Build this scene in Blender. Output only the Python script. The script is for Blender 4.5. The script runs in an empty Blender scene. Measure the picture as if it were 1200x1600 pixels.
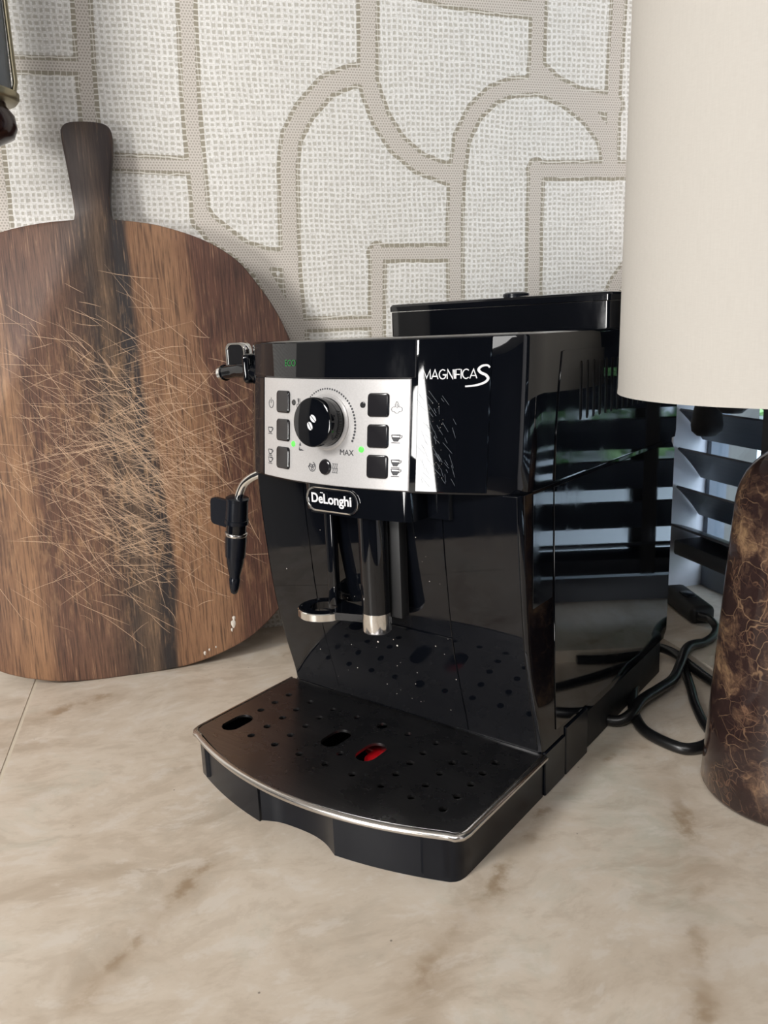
import bpy, bmesh, math, random
import numpy as np
from mathutils import Vector, Matrix

scene = bpy.context.scene
COL = scene.collection
random.seed(7)
PI = math.pi

# ------------------------------------------------------------------ camera
cam_data = bpy.data.cameras.new('camera')
cam = bpy.data.objects.new('camera', cam_data)
COL.objects.link(cam)
cam_r = Vector((0.9651, -0.2589, -0.0391)).normalized()
cam_f = Vector((0.2442, 0.9439, -0.2223)).normalized()
cam_u = cam_r.cross(cam_f).normalized()
cam_r = cam_f.cross(cam_u)
m = Matrix((cam_r, cam_u, -cam_f)).transposed().to_4x4()
m.translation = Vector((-0.1524, -0.5710, 0.3376))
cam.matrix_world = m
cam_data.sensor_width = 36
cam_data.lens = 1254.48 / 1600 * 36
cam_data.clip_start = 0.01
cam_data.dof.use_dof = True
cam_data.dof.focus_distance = 0.62
cam_data.dof.aperture_fstop = 18
scene.camera = cam

# ------------------------------------------------------------------ world, lamps, exposure
world = bpy.data.worlds.new('world'); scene.world = world
world.use_nodes = True
bg = world.node_tree.nodes['Background']
bg.inputs[0].default_value = (0.72, 0.84, 1.0, 1)
bg.inputs[1].default_value = 4.0

def area_light(name, loc, target, sx, sy, power, color):
    l = bpy.data.lights.new(name, 'AREA'); l.shape = 'RECTANGLE'
    l.size = sx; l.size_y = sy; l.energy = power; l.color = color
    o = bpy.data.objects.new(name, l); COL.objects.link(o)
    o.location = loc
    o.rotation_euler = (Vector(target) - Vector(loc)).to_track_quat('-Z', 'Z').to_euler()
    return o
key = area_light('side_window_light', (-2.45, -1.78, 0.12), (0, 0, 0.12), 0.50, 1.10, 41, (1.0, 0.985, 0.96))
key.rotation_euler.rotate_axis('Z', math.radians(-24))
area_light('upper_fill_light', (-1.95, -1.05, 1.52), (0, 0, 0.1), 0.9, 0.5, 58, (1.0, 0.985, 0.955))  # added fill from high on the left, not a window of the room
area_light('overhead_fill_light', (-0.75, -1.35, 1.55), (-0.4, -0.5, 0.0), 0.9, 0.9, 17, (1.0, 0.985, 0.97))  # added soft overhead bounce to lift the worktop, no lamp hangs here

scene.view_settings.view_transform = 'Standard'
scene.view_settings.look = 'None'
scene.view_settings.gamma = 1
scene.view_settings.use_curve_mapping = False
scene.view_settings.exposure = 0.27

# ------------------------------------------------------------------ helpers
def srgb(r, g, b):
    f = lambda c: (c/255/12.92) if c/255 <= 0.04045 else ((c/255+0.055)/1.055)**2.4
    return (f(r), f(g), f(b), 1)

def tag(o, label=None, cat=None, group=None, kind=None):
    if label: o['label'] = label
    if cat: o['category'] = cat
    if group: o['group'] = group
    if kind: o['kind'] = kind
    return o

def empty(name, loc=(0, 0, 0), rz=0, **kw):
    o = bpy.data.objects.new(name, None); COL.objects.link(o)
    o.location = loc; o.rotation_euler = (0, 0, rz)
    o.empty_display_size = 0.02
    return tag(o, **kw)

def link(name, me, mat, parent=None, smooth=None, label=None):
    o = bpy.data.objects.new(name, me); COL.objects.link(o)
    if mat is not None:
        me.materials.clear(); me.materials.append(mat)
    if parent: o.parent = parent
    if smooth is not None:
        me.shade_smooth() if smooth == 180 else me.shade_flat()
        if 0 < smooth < 180:
            bm = bmesh.new(); bm.from_mesh(me)
            for f in bm.faces: f.smooth = True
            for e in bm.edges:
                if len(e.link_faces) == 2:
                    e.smooth = e.calc_face_angle(0) < math.radians(smooth)
            bm.to_mesh(me); bm.free()
    if label: o['label'] = label
    return o

def mesh(verts, faces, fix=True):
    me = bpy.data.meshes.new('mesh'); me.from_pydata([tuple(v) for v in verts], [], faces); me.update()
    if fix:
        bm = bmesh.new(); bm.from_mesh(me)
        bmesh.ops.remove_doubles(bm, verts=bm.verts, dist=1e-6)
        bmesh.ops.recalc_face_normals(bm, faces=bm.faces)
        bm.to_mesh(me); bm.free()
    return me

class MB:
    """collects shapes for one mesh"""
    def __init__(s): s.v = []; s.f = []
    def add(s, vs, fs):
        k = len(s.v); s.v += [tuple(v) for v in vs]; s.f += [tuple(i+k for i in f) for f in fs]; return s
    def box(s, x0, x1, y0, y1, z0, z1):
        return s.add([(x, y, z) for x in (x0, x1) for y in (y0, y1) for z in (z0, z1)],
              [(0,1,3,2),(4,6,7,5),(0,4,5,1),(2,3,7,6),(0,2,6,4),(1,5,7,3)])
    def mesh(s, fix=True): return mesh(s.v, s.f, fix)

def bevelled(me, w, seg=2, angle=30):
    bm = bmesh.new(); bm.from_mesh(me)
    es = [e for e in bm.edges if len(e.link_faces) == 2 and e.calc_face_angle(0) > math.radians(angle)]
    bmesh.ops.bevel(bm, geom=es, offset=w, segments=seg, profile=0.5, affect='EDGES', clamp_overlap=True)
    bm.to_mesh(me); bm.free(); return me

def box_obj(name, x0, x1, y0, y1, z0, z1, mat, parent=None, bev=0.0, seg=2, label=None):
    me = MB().box(x0, x1, y0, y1, z0, z1).mesh()
    if bev: bevelled(me, bev, seg)
    return link(name, me, mat, parent, 40 if bev else None, label)

def prism(outline, z0, z1):
    n = len(outline)
    vs = [(x, y, z0) for x, y in outline] + [(x, y, z1) for x, y in outline]
    fs = [(i, (i+1) % n, n+(i+1) % n, n+i) for i in range(n)] + [tuple(range(n))[::-1], tuple(range(n, 2*n))]
    return mesh(vs, fs)

def loft(rings, cap=True):
    n = len(rings[0]); vs = [p for r in rings for p in r]; fs = []
    for k in range(len(rings)-1):
        for i in range(n):
            j = (i+1) % n
            fs.append((k*n+i, k*n+j, (k+1)*n+j, (k+1)*n+i))
    if cap: fs += [tuple(range(n))[::-1], tuple(range((len(rings)-1)*n, len(rings)*n))]
    return mesh(vs, fs)

def tube_geo(pts, rad, n=12, cap=True):
    pts = [Vector(p) for p in pts]
    if not hasattr(rad, '__len__'): rad = [rad]*len(pts)
    T = [(pts[min(i+1, len(pts)-1)] - pts[max(i-1, 0)]).normalized() for i in range(len(pts))]
    up = Vector((0, 0, 1)) if abs(T[0].z) < 0.9 else Vector((1, 0, 0))
    N = T[0].cross(up).normalized(); rings = []
    for i, p in enumerate(pts):
        N = (N - T[i]*N.dot(T[i])).normalized(); B = T[i].cross(N)
        rings.append([p + rad[i]*(N*math.cos(2*PI*k/n) + B*math.sin(2*PI*k/n)) for k in range(n)])
    return loft(rings, cap)

def tube(name, pts, rad, mat, parent=None, n=12, label=None):
    return link(name, tube_geo(pts, rad, n), mat, parent, 50, label)

def spline(pts, k=8):
    P = [Vector(p) for p in pts]; P = [2*P[0]-P[1]] + P + [2*P[-1]-P[-2]]; out = []
    for i in range(1, len(P)-2):
        for j in range(k):
            t = j/k
            out.append(0.5*((2*P[i]) + (P[i+1]-P[i-1])*t + (2*P[i-1]-5*P[i]+4*P[i+1]-P[i+2])*t*t + (3*P[i]-P[i-1]-3*P[i+1]+P[i+2])*t**3))
    out.append(P[-2]); return out

def lathe_geo(profile, n=48, centre=(0, 0)):
    rings = [[(centre[0]+r*math.cos(2*PI*k/n), centre[1]+r*math.sin(2*PI*k/n), z) for k in range(n)] for r, z in profile]
    return loft(rings, True)

def stadium(cx, cy, hx, hy, n=10):
    """rounded bar; the longer half size carries the straight part"""
    pts = []
    if hx >= hy:
        for k in range(n+1): t = -PI/2 + PI*k/n; pts.append((cx+hx-hy+hy*math.cos(t), cy+hy*math.sin(t)))
        for k in range(n+1): t = PI/2 + PI*k/n; pts.append((cx-hx+hy+hy*math.cos(t), cy+hy*math.sin(t)))
    else:
        for k in range(n+1): t = PI*k/n; pts.append((cx+hx*math.cos(t), cy+hy-hx+hx*math.sin(t)))
        for k in range(n+1): t = PI + PI*k/n; pts.append((cx+hx*math.cos(t), cy-hy+hx+hx*math.sin(t)))
    return pts

def rrect(cx, cy, hx, hy, r, n=5):
    pts = []
    for (sx, sy, a0) in ((1, 1, 0), (-1, 1, PI/2), (-1, -1, PI), (1, -1, 1.5*PI)):
        for k in range(n+1):
            t = a0 + PI/2*k/n
            pts.append((cx+sx*(hx-r)+r*math.cos(t), cy+sy*(hy-r)+r*math.sin(t)))
    return pts

def circle(cx, cy, r, n=16): return [(cx+r*math.cos(2*PI*k/n), cy+r*math.sin(2*PI*k/n)) for k in range(n)]

def plate_geo(loops, thick):
    """flat plate in XY with holes: first loop outside, the others cut"""
    cu = bpy.data.curves.new('tmp', 'CURVE'); cu.dimensions = '2D'; cu.fill_mode = 'BOTH'; cu.extrude = thick/2
    for L in loops:
        sp = cu.splines.new('POLY'); sp.points.add(len(L)-1); sp.use_cyclic_u = True
        for p, q in zip(sp.points, L): p.co = (q[0], q[1], 0, 1)
    o = bpy.data.objects.new('tmp', cu); COL.objects.link(o)
    dg = bpy.context.evaluated_depsgraph_get(); dg.update()
    me = bpy.data.meshes.new_from_object(o.evaluated_get(dg))
    bpy.data.objects.remove(o); bpy.data.curves.remove(cu)
    bm = bmesh.new(); bm.from_mesh(me); bmesh.ops.remove_doubles(bm, verts=bm.verts, dist=1e-6); bm.to_mesh(me); bm.free()
    me.materials.clear(); return me

def text_geo(s, size, bold=0.0, depth=0.0002, spacing=1.0, shear=0.0):
    cu = bpy.data.curves.new('tmp', 'FONT'); cu.body = s; cu.size = size; cu.offset = bold; cu.extrude = depth
    cu.align_x = 'CENTER'; cu.align_y = 'CENTER'; cu.space_character = spacing; cu.shear = shear; cu.resolution_u = 4
    o = bpy.data.objects.new('tmp', cu); COL.objects.link(o)
    dg = bpy.context.evaluated_depsgraph_get(); dg.update()
    me = bpy.data.meshes.new_from_object(o.evaluated_get(dg))
    bpy.data.objects.remove(o); bpy.data.curves.remove(cu); me.materials.clear(); return me

def warp(me, fn):
    for v in me.vertices: v.co = Vector(fn(*v.co))
    me.update()
    bm = bmesh.new(); bm.from_mesh(me); bmesh.ops.recalc_face_normals(bm, faces=bm.faces); bm.to_mesh(me); bm.free()
    return me

def stroke_geo(lines, w, depth=0.0003):
    """flat pen strokes in XY: lines = polylines, w = pen width (or list of widths)"""
    mb = MB()
    for L in lines:
        L = [Vector((p[0], p[1], 0)) for p in L]
        ws = w if hasattr(w, '__len__') else [w]*len(L)
        top = []
        for i, p in enumerate(L):
            t = (L[min(i+1, len(L)-1)] - L[max(i-1, 0)]).normalized(); nrm = Vector((-t.y, t.x, 0))
            ww = ws[i]/2
            if 0 < i < len(L)-1:
                t1 = (L[i]-L[i-1]).normalized(); c = max(0.45, abs(t1.dot(t))); ww /= c
            top.append((p+nrm*ww, p-nrm*ww))
        n = len(top); vs = []
        for a_, b_ in top: vs += [(a_.x, a_.y, 0), (b_.x, b_.y, 0), (a_.x, a_.y, depth), (b_.x, b_.y, depth)]
        fs = []
        for i in range(n-1):
            k = 4*i; fs += [(k, k+4, k+5, k+1), (k+2, k+3, k+7, k+6), (k, k+2, k+6, k+4), (k+1, k+5, k+7, k+3)]
        fs += [(0, 1, 3, 2), (4*n-4, 4*n-2, 4*n-1, 4*n-3)]
        mb.add(vs, fs)
    return mb.mesh()

def seg_dist(px, pz, pls):
    """smallest (distance - half width) from grid points to polylines"""
    best = np.full(px.shape, 9.0)
    for hw, pl in pls:
        for (x0, z0), (x1, z1) in zip(pl[:-1], pl[1:]):
            dx, dz = x1-x0, z1-z0; L = dx*dx+dz*dz+1e-12
            t = np.clip(((px-x0)*dx+(pz-z0)*dz)/L, 0, 1)
            best = np.minimum(best, np.hypot(px-x0-t*dx, pz-z0-t*dz)-hw)
    return best

# ------------------------------------------------------------------ materials
class NT:
    def __init__(s, name):
        s.m = bpy.data.materials.new(name); s.m.use_nodes = True; s.t = s.m.node_tree
        s.b = s.t.nodes['Principled BSDF']
    def node(s, typ, **kw):
        n = s.t.nodes.new(typ)
        for k, v in kw.items(): setattr(n, k, v)
        return n
    def put(s, sock, v):
        if isinstance(v, bpy.types.NodeSocket): s.t.links.new(v, sock)
        else: sock.default_value = v
    def math(s, op, a, b=0.0, c=0.0, clamp=False):
        n = s.node('ShaderNodeMath', operation=op, use_clamp=clamp)
        s.put(n.inputs[0], a); s.put(n.inputs[1], b); s.put(n.inputs[2], c); return n.outputs[0]
    def add(s, a, b): return s.math('ADD', a, b)
    def sub(s, a, b): return s.math('SUBTRACT', a, b)
    def mul(s, a, b): return s.math('MULTIPLY', a, b)
    def obj(s): return s.node('ShaderNodeTexCoord').outputs['Object']
    def xyz(s, v):
        n = s.node('ShaderNodeSeparateXYZ'); s.put(n.inputs[0], v); return n.outputs
    def comb(s, x, y, z):
        n = s.node('ShaderNodeCombineXYZ'); s.put(n.inputs[0], x); s.put(n.inputs[1], y); s.put(n.inputs[2], z); return n.outputs[0]
    def mapv(s, v, scale=(1, 1, 1), rot=(0, 0, 0), loc=(0, 0, 0)):
        n = s.node('ShaderNodeMapping'); s.put(n.inputs[0], v); n.inputs['Scale'].default_value = scale
        n.inputs['Rotation'].default_value = rot; n.inputs['Location'].default_value = loc; return n.outputs[0]
    def noise(s, v, scale, detail=4, rough=0.5, dist=0.0, color=False):
        n = s.node('ShaderNodeTexNoise'); s.put(n.inputs['Vector'], v); n.inputs['Scale'].default_value = scale
        n.inputs['Detail'].default_value = detail; n.inputs['Roughness'].default_value = rough; n.inputs['Distortion'].default_value = dist
        return n.outputs['Color' if color else 0]
    def vor(s, v, scale, feature='DISTANCE_TO_EDGE', rnd=1.0):
        n = s.node('ShaderNodeTexVoronoi', feature=feature); s.put(n.inputs['Vector'], v); n.inputs['Scale'].default_value = scale
        n.inputs['Randomness'].default_value = rnd; return n.outputs[0]
    def step(s, v, a, b):
        n = s.node('ShaderNodeMapRange', interpolation_type='SMOOTHSTEP'); s.put(n.inputs[0], v)
        s.put(n.inputs[1], a); s.put(n.inputs[2], b); return n.outputs[0]
    def ramp(s, v, stops, interp='LINEAR'):
        n = s.node('ShaderNodeValToRGB'); s.put(n.inputs[0], v); r = n.color_ramp; r.interpolation = interp
        while len(r.elements) < len(stops): r.elements.new(0.5)
        for e, (p, c) in zip(r.elements, stops): e.position = p; e.color = c
        return n.outputs[0]
    def mix(s, f, a, b, mode='MIX'):
        n = s.node('ShaderNodeMix', data_type='RGBA', blend_type=mode); s.put(n.inputs[0], f); s.put(n.inputs[6], a); s.put(n.inputs[7], b); return n.outputs[2]
    def bump(s, h, strength=0.3, dist=0.001):
        n = s.node('ShaderNodeBump'); s.put(n.inputs['Height'], h); n.inputs['Strength'].default_value = strength
        n.inputs['Distance'].default_value = dist; s.t.links.new(n.outputs[0], s.b.inputs['Normal'])
    def set(s, **kw):
        for k, v in kw.items(): s.put(s.b.inputs[k.replace('_', ' ')], v)
        return s.m

def simple(name, col, rough=0.4, metal=0.0, noise_amp=0.12, scale=60, **kw):
    n = NT(name); v = n.obj(); k = n.noise(v, scale, 3)
    dark = tuple(c*(1-noise_amp) for c in col[:3])+(1,)
    c = n.mix(k, dark, col)
    r = n.add(rough*0.85, n.mul(k, rough*0.3))
    return n.set(Base_Color=c, Roughness=r, Metallic=metal, **kw)

M = {}
def gloss_black():
    n = NT('gloss_black_plastic'); v = n.obj()
    smear = n.noise(n.mapv(v, (1, 1, 0.35), (0.2, 0.5, 0)), 22, 5, 0.62)
    r = n.add(0.035, n.mul(n.step(smear, 0.5, 0.78), 0.14))
    c = n.mix(smear, (0.0018, 0.0023, 0.0036, 1), (0.0036, 0.0043, 0.0064, 1))
    return n.set(Base_Color=c, Roughness=r, IOR=1.5)
M['gloss'] = gloss_black()
M['satin'] = simple('satin_black_plastic', (0.0045, 0.0062, 0.0105, 1), 0.24, IOR=1.38)
M['matte'] = simple('matte_black_plastic', (0.006, 0.0062, 0.007, 1), 0.55)
M['button'] = simple('button_black_plastic', (0.010, 0.009, 0.011, 1), 0.16)
M['chrome'] = simple('chrome', (0.83, 0.82, 0.80, 1), 0.10, 1.0, 0.05)
M['print_dark'] = simple('dark_print', srgb(62, 62, 66), 0.6)
M['print_white'] = simple('white_print', srgb(222, 222, 224), 0.45)
M['print_green'] = simple('green_print', srgb(30, 118, 52), 0.5)
M['rubber'] = simple('black_rubber_cable', (0.006, 0.006, 0.0065, 1), 0.33)
M['red'] = simple('red_plastic', srgb(170, 12, 22), 0.35)
M['led_off'] = simple('unlit_indicator', (0.02, 0.02, 0.022, 1), 0.2)
def led():
    n = NT('lit_green_indicator'); k = n.noise(n.obj(), 300, 2)
    return n.set(Base_Color=srgb(60, 200, 60), Roughness=0.3, Emission_Color=n.mix(k, srgb(70, 225, 60), srgb(120, 245, 100)), Emission_Strength=0.75)
M['led_on'] = led()
def panel():
    n = NT('silver_painted_panel'); v = n.obj()
    k = n.noise(v, 900, 2, 0.6); k2 = n.noise(v, 9, 3)
    c = n.mix(k, srgb(183, 180, 179), srgb(208, 206, 206)); c = n.mix(n.mul(k2, 0.25), c, srgb(190, 186, 182))
    return n.set(Base_Color=c, Roughness=0.36, Metallic=0.35)
M['panel'] = panel()
def steel():
    n = NT('brushed_dark_steel'); v = n.obj()
    k = n.noise(n.mapv(v, (6, 900, 6)), 1, 4, 0.6)
    sc = n.noise(n.mapv(v, (60, 500, 1), (0, 0, 0.6)), 1.2, 3, 0.7)
    k3 = n.noise(v, 30, 4, 0.6)
    c = n.mix(k, (0.23, 0.225, 0.23, 1), (0.34, 0.33, 0.335, 1))
    c = n.mix(n.mul(n.step(sc, 0.66, 0.76), 0.5), c, (0.7, 0.66, 0.62, 1))
    n.bump(k, 0.05, 0.0002)
    return n.set(Base_Color=c, Roughness=n.add(0.20, n.mul(k3, 0.16)), Metallic=1.0)
M['steel'] = steel()
M['rim'] = simple('polished_steel_rim', (0.66, 0.63, 0.60, 1), 0.22, 1.0, 0.1, 200)

def wallpaper():
    n = NT('woven_wallpaper'); v = n.obj(); x, y, z = n.xyz(v)
    jit = n.noise(v, 70, 2, 0.5, color=True); jx, jy, jz = n.xyz(jit)
    wob = n.noise(v, 9, 2, 0.5, color=True); wx, wy_, wz = n.xyz(wob)
    u = n.add(n.math('DIVIDE', x, 0.0058), n.add(n.mul(n.sub(jx, 0.5), 0.75), n.mul(n.sub(wx, 0.5), 2.5)))
    w = n.add(n.math('DIVIDE', z, 0.0055), n.add(n.mul(n.sub(jy, 0.5), 0.75), n.mul(n.sub(wy_, 0.5), 2.0)))
    fu = n.math('FRACT', u); fw = n.math('FRACT', w)
    cu = n.math('ABSOLUTE', n.sub(fu, 0.5)); cw = n.math('ABSOLUTE', n.sub(fw, 0.5))
    # per-cell variety of hole size
    iu = n.math('FLOOR', u); iw = n.math('FLOOR', w)
    wn = n.node('ShaderNodeTexWhiteNoise', noise_dimensions='2D'); n.put(wn.inputs[0], n.comb(iu, iw, 0)); rnd = wn.outputs[0]
    hu = n.add(0.21, n.mul(rnd, 0.13)); hw = n.add(0.20, n.mul(jz, 0.13))
    hole = n.mul(n.sub(1.0, n.step(cu, n.sub(hu, 0.05), n.add(hu, 0.05))), n.sub(1.0, n.step(cw, n.sub(hw, 0.05), n.add(hw, 0.05))))
    # thread streaks and the over / under shading of the weave
    chk = n.math('MODULO', n.math('ABSOLUTE', n.add(iu, iw)), 2.0)
    sx = n.noise(n.mapv(v, (60, 1, 1400)), 1, 2, 0.6); sz = n.noise(n.mapv(v, (1400, 1, 60)), 1, 2, 0.6)
    st = n.node('ShaderNodeMix', data_type='FLOAT'); n.put(st.inputs[0], chk); n.put(st.inputs[2], sx); n.put(st.inputs[3], sz); st = st.outputs[0]
    thread = n.mix(n.step(st, 0.28, 0.62), srgb(212, 208, 202), srgb(246, 244, 240))
    slub = n.step(n.noise(n.mapv(v, (18, 1, 190)), 1, 3, 0.55), 0.56, 0.72)
    hole = n.mul(hole, n.sub(1.0, n.mul(slub, 0.55)))
    # thin dark gap lines beside threads
    gap = n.mul(n.sub(1.0, n.step(n.math('ABSOLUTE', n.sub(cu, n.add(hu, 0.10))), 0.015, 0.045)), n.mul(chk, 0.35))
    field = n.mix(n.mul(hole, 0.9), thread, srgb(190, 185, 175)); field = n.mix(gap, field, srgb(160, 154, 144))
    # the plain band: tight honeycomb mesh
    at = n.node('ShaderNodeAttribute', attribute_name='band'); d = at.outputs['Fac']
    a1 = n.math('DIVIDE', x, 0.0030); b1 = n.math('DIVIDE', z, 0.0026)
    row = n.math('MODULO', n.math('ABSOLUTE', n.math('FLOOR', b1)), 2.0)
    fa = n.math('ABSOLUTE', n.sub(n.math('FRACT', n.add(a1, n.mul(row, 0.5))), 0.5)); fb = n.math('ABSOLUTE', n.sub(n.math('FRACT', b1), 0.5))
    dot = n.mul(n.sub(1.0, n.step(fa, 0.22, 0.34)), n.sub(1.0, n.step(fb, 0.20, 0.36)))
    band = n.mix(dot, srgb(214, 206, 198), srgb(170, 162, 150))
    inband = n.sub(1.0, n.step(d, -0.0003, 0.0003))
    # stitched border: dark squares that keep to the weave grid
    border = n.mul(n.sub(1.0, n.step(n.math('ABSOLUTE', n.add(d, 0.0003)), 0.0019, 0.0025)), 1.0)
    sq = n.mul(n.sub(1.0, n.step(cw, 0.34, 0.42)), n.sub(1.0, n.mul(n.sub(1.0, n.step(n.math('ABSOLUTE', n.sub(fu, 0.08)), 0.04, 0.1)), 0.8)))
    bord = n.mix(sq, srgb(226, 221, 212), srgb(153, 145, 128))
    c = n.mix(inband, field, band); c = n.mix(border, c, bord)
    big = n.noise(v, 5, 2); c = n.mix(n.mul(big, 0.12), c, srgb(200, 196, 186))
    h = n.sub(1.0, n.math('MAXIMUM', n.mul(hole, n.sub(1.0, inband)), n.mul(border, sq)))
    n.bump(h, 0.35, 0.0006)
    return n.set(Base_Color=c, Roughness=0.72)
M['wallpaper'] = wallpaper()

def stone(name='beige_quartzite', shift=0.0):
    n = NT(name); v = n.mapv(n.obj(), loc=(shift, shift*2, 0))
    warp_ = n.noise(v, 6, 3, 0.5, color=True)
    vw = n.node('ShaderNodeVectorMath', operation='ADD'); n.put(vw.inputs[0], v)
    sc = n.node('ShaderNodeVectorMath', operation='SCALE'); n.put(sc.inputs[0], warp_); sc.inputs[3].default_value = 0.09
    n.put(vw.inputs[1], sc.outputs[0]); p = vw.outputs[0]
    cloud = n.noise(p, 8, 6, 0.66)
    streak = n.noise(n.mapv(p, (9, 30, 9), (0, 0, 0.7)), 1, 6, 0.62)
    fine = n.noise(p, 120, 5, 0.7)
    c = n.ramp(cloud, [(0.30, srgb(176, 165, 150)), (0.44, srgb(198, 184, 167)), (0.56, srgb(206, 193, 177)), (0.70, srgb(188, 184, 170))])
    c = n.mix(n.mul(n.step(streak, 0.45, 0.75), 0.45), c, srgb(215, 205, 191))
    c = n.mix(n.mul(n.sub(1.0, n.step(streak, 0.34, 0.47)), 0.42), c, srgb(166, 148, 128))
    mott = n.noise(n.mapv(p, (30, 55, 30), (0, 0, 0.6)), 1, 5, 0.68); c = n.mix(n.mul(n.step(mott, 0.50, 0.64), 0.38), c, srgb(176, 160, 142)); c = n.mix(n.mul(n.sub(1.0, n.step(mott, 0.36, 0.48)), 0.5), c, srgb(214, 206, 196))
    crack = n.vor(n.mapv(p, (8, 12, 8), (0, 0, 0.5)), 1.0); crack = n.sub(1.0, n.step(crack, 0.0, 0.045))
    cm = n.step(n.noise(v, 11, 3), 0.48, 0.66)
    c = n.mix(n.mul(n.mul(crack, cm), 0.38), c, srgb(221, 211, 198))
    c = n.mix(n.mul(n.step(fine, 0.58, 0.78), 0.28), c, srgb(165, 150, 134))
    at = n.node('ShaderNodeAttribute', attribute_name='vein'); d = at.outputs['Fac']
    dd = n.add(d, n.mul(n.sub(n.noise(v, 55, 4, 0.65), 0.5), 0.030))
    patch = n.noise(v, 24, 3)
    vm = n.mul(n.sub(1.0, n.step(dd, -0.003, 0.006)), n.step(patch, 0.42, 0.62))
    c = n.mix(n.mul(vm, 0.75), c, srgb(140, 116, 86))
    halo = n.sub(1.0, n.step(dd, 0.0, 0.022)); c = n.mix(n.mul(halo, 0.28), c, srgb(164, 142, 118))
    speck = n.sub(1.0, n.step(n.vor(v, 34, 'F1'), 0.018, 0.03)); c = n.mix(n.mul(speck, 0.7), c, srgb(70, 62, 54))
    n.bump(fine, 0.04, 0.0004)
    return n.set(Base_Color=c, Roughness=n.add(0.30, n.mul(cloud, 0.15)))
M['stone'] = stone()
M['stone_sill'] = stone('beige_quartzite_sill', 3.1)
M['grout'] = simple('pale_grout', srgb(212, 201, 182), 0.8)

def wood():
    n = NT('scratched_dark_wood'); v = n.obj(); x, y, z = n.xyz(v)
    bend = n.sub(n.noise(n.mapv(v, (3, 1, 2.2)), 1, 3, 0.5), 0.5)
    bend2 = n.sub(n.noise(n.mapv(v, (14, 1, 3.5)), 1, 3, 0.6), 0.5)
    xx = n.add(n.add(x, n.mul(z, 0.035)), n.add(n.mul(bend, 0.055), n.mul(bend2, 0.022)))
    t = n.math('DIVIDE', n.add(xx, 0.40), 0.42)          # 0 at x=-0.40, 1 at x=+0.02
    def at(xv): return (xv+0.40)/0.42
    c = n.ramp(t, [(at(-.40), srgb(140, 104, 76)), (at(-.335), srgb(118, 84, 62)), (at(-.30), srgb(148, 110, 80)), (at(-.283), srgb(98, 68, 54)),
                   (at(-.245), srgb(108, 78, 62)), (at(-.222), srgb(86, 64, 53)), (at(-.206), srgb(68, 57, 51)), (at(-.192), srgb(104, 84, 68)),
                   (at(-.178), srgb(42, 39, 40)), (at(-.168), srgb(50, 44, 43)), (at(-.163), srgb(136, 100, 74)), (at(-.125), srgb(150, 112, 84)),
                   (at(-.104), srgb(128, 92, 70)), (at(-.098), srgb(98, 66, 54)), (at(-.05), srgb(92, 64, 54)), (at(0.0), srgb(80, 55, 47))])
    grain = n.noise(n.mapv(v, (640, 1, 26), (0, 0.02, 0)), 1, 4, 0.62)
    grain2 = n.noise(n.mapv(v, (230, 1, 9)), 1, 5, 0.65)
    c = n.mix(n.mul(n.step(grain2, 0.5, 0.72), 0.45), c, srgb(52, 38, 32))
    c = n.mix(n.mul(n.step(grain, 0.47, 0.64), 0.62), c, srgb(40, 30, 28))
    c = n.mix(n.mul(n.sub(1.0, n.step(grain, 0.30, 0.44)), 0.40), c, srgb(196, 156, 120))
    # worn paler middle of the round blade, darker oiled handle
    r = n.math('SQRT', n.add(n.math('POWER', n.add(x, 0.19), 2.0), n.math('POWER', n.sub(z, 0.21), 2.0)))
    wear = n.mul(n.sub(1.0, n.step(n.add(r, n.mul(bend, 0.12)), 0.05, 0.23)), n.step(n.noise(n.mapv(v, (130, 1, 40), (0, 0.5, 0)), 1, 4, 0.7), 0.48, 0.66))
    c = n.mix(n.mul(wear, 0.42), c, srgb(186, 146, 108))
    handle = n.step(z, 0.44, 0.49); c = n.mix(n.mul(handle, 0.62), c, srgb(44, 30, 27))
    n.bump(grain, 0.35, 0.0004)
    return n.set(Base_Color=c, Roughness=n.add(0.42, n.mul(grain, 0.2)))
M['wood'] = wood()
M['scratch'] = simple('pale_knife_scratch', srgb(222, 188, 156), 0.7)
M['flour'] = simple('dried_white_drip', srgb(214, 204, 192), 0.6)

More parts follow.
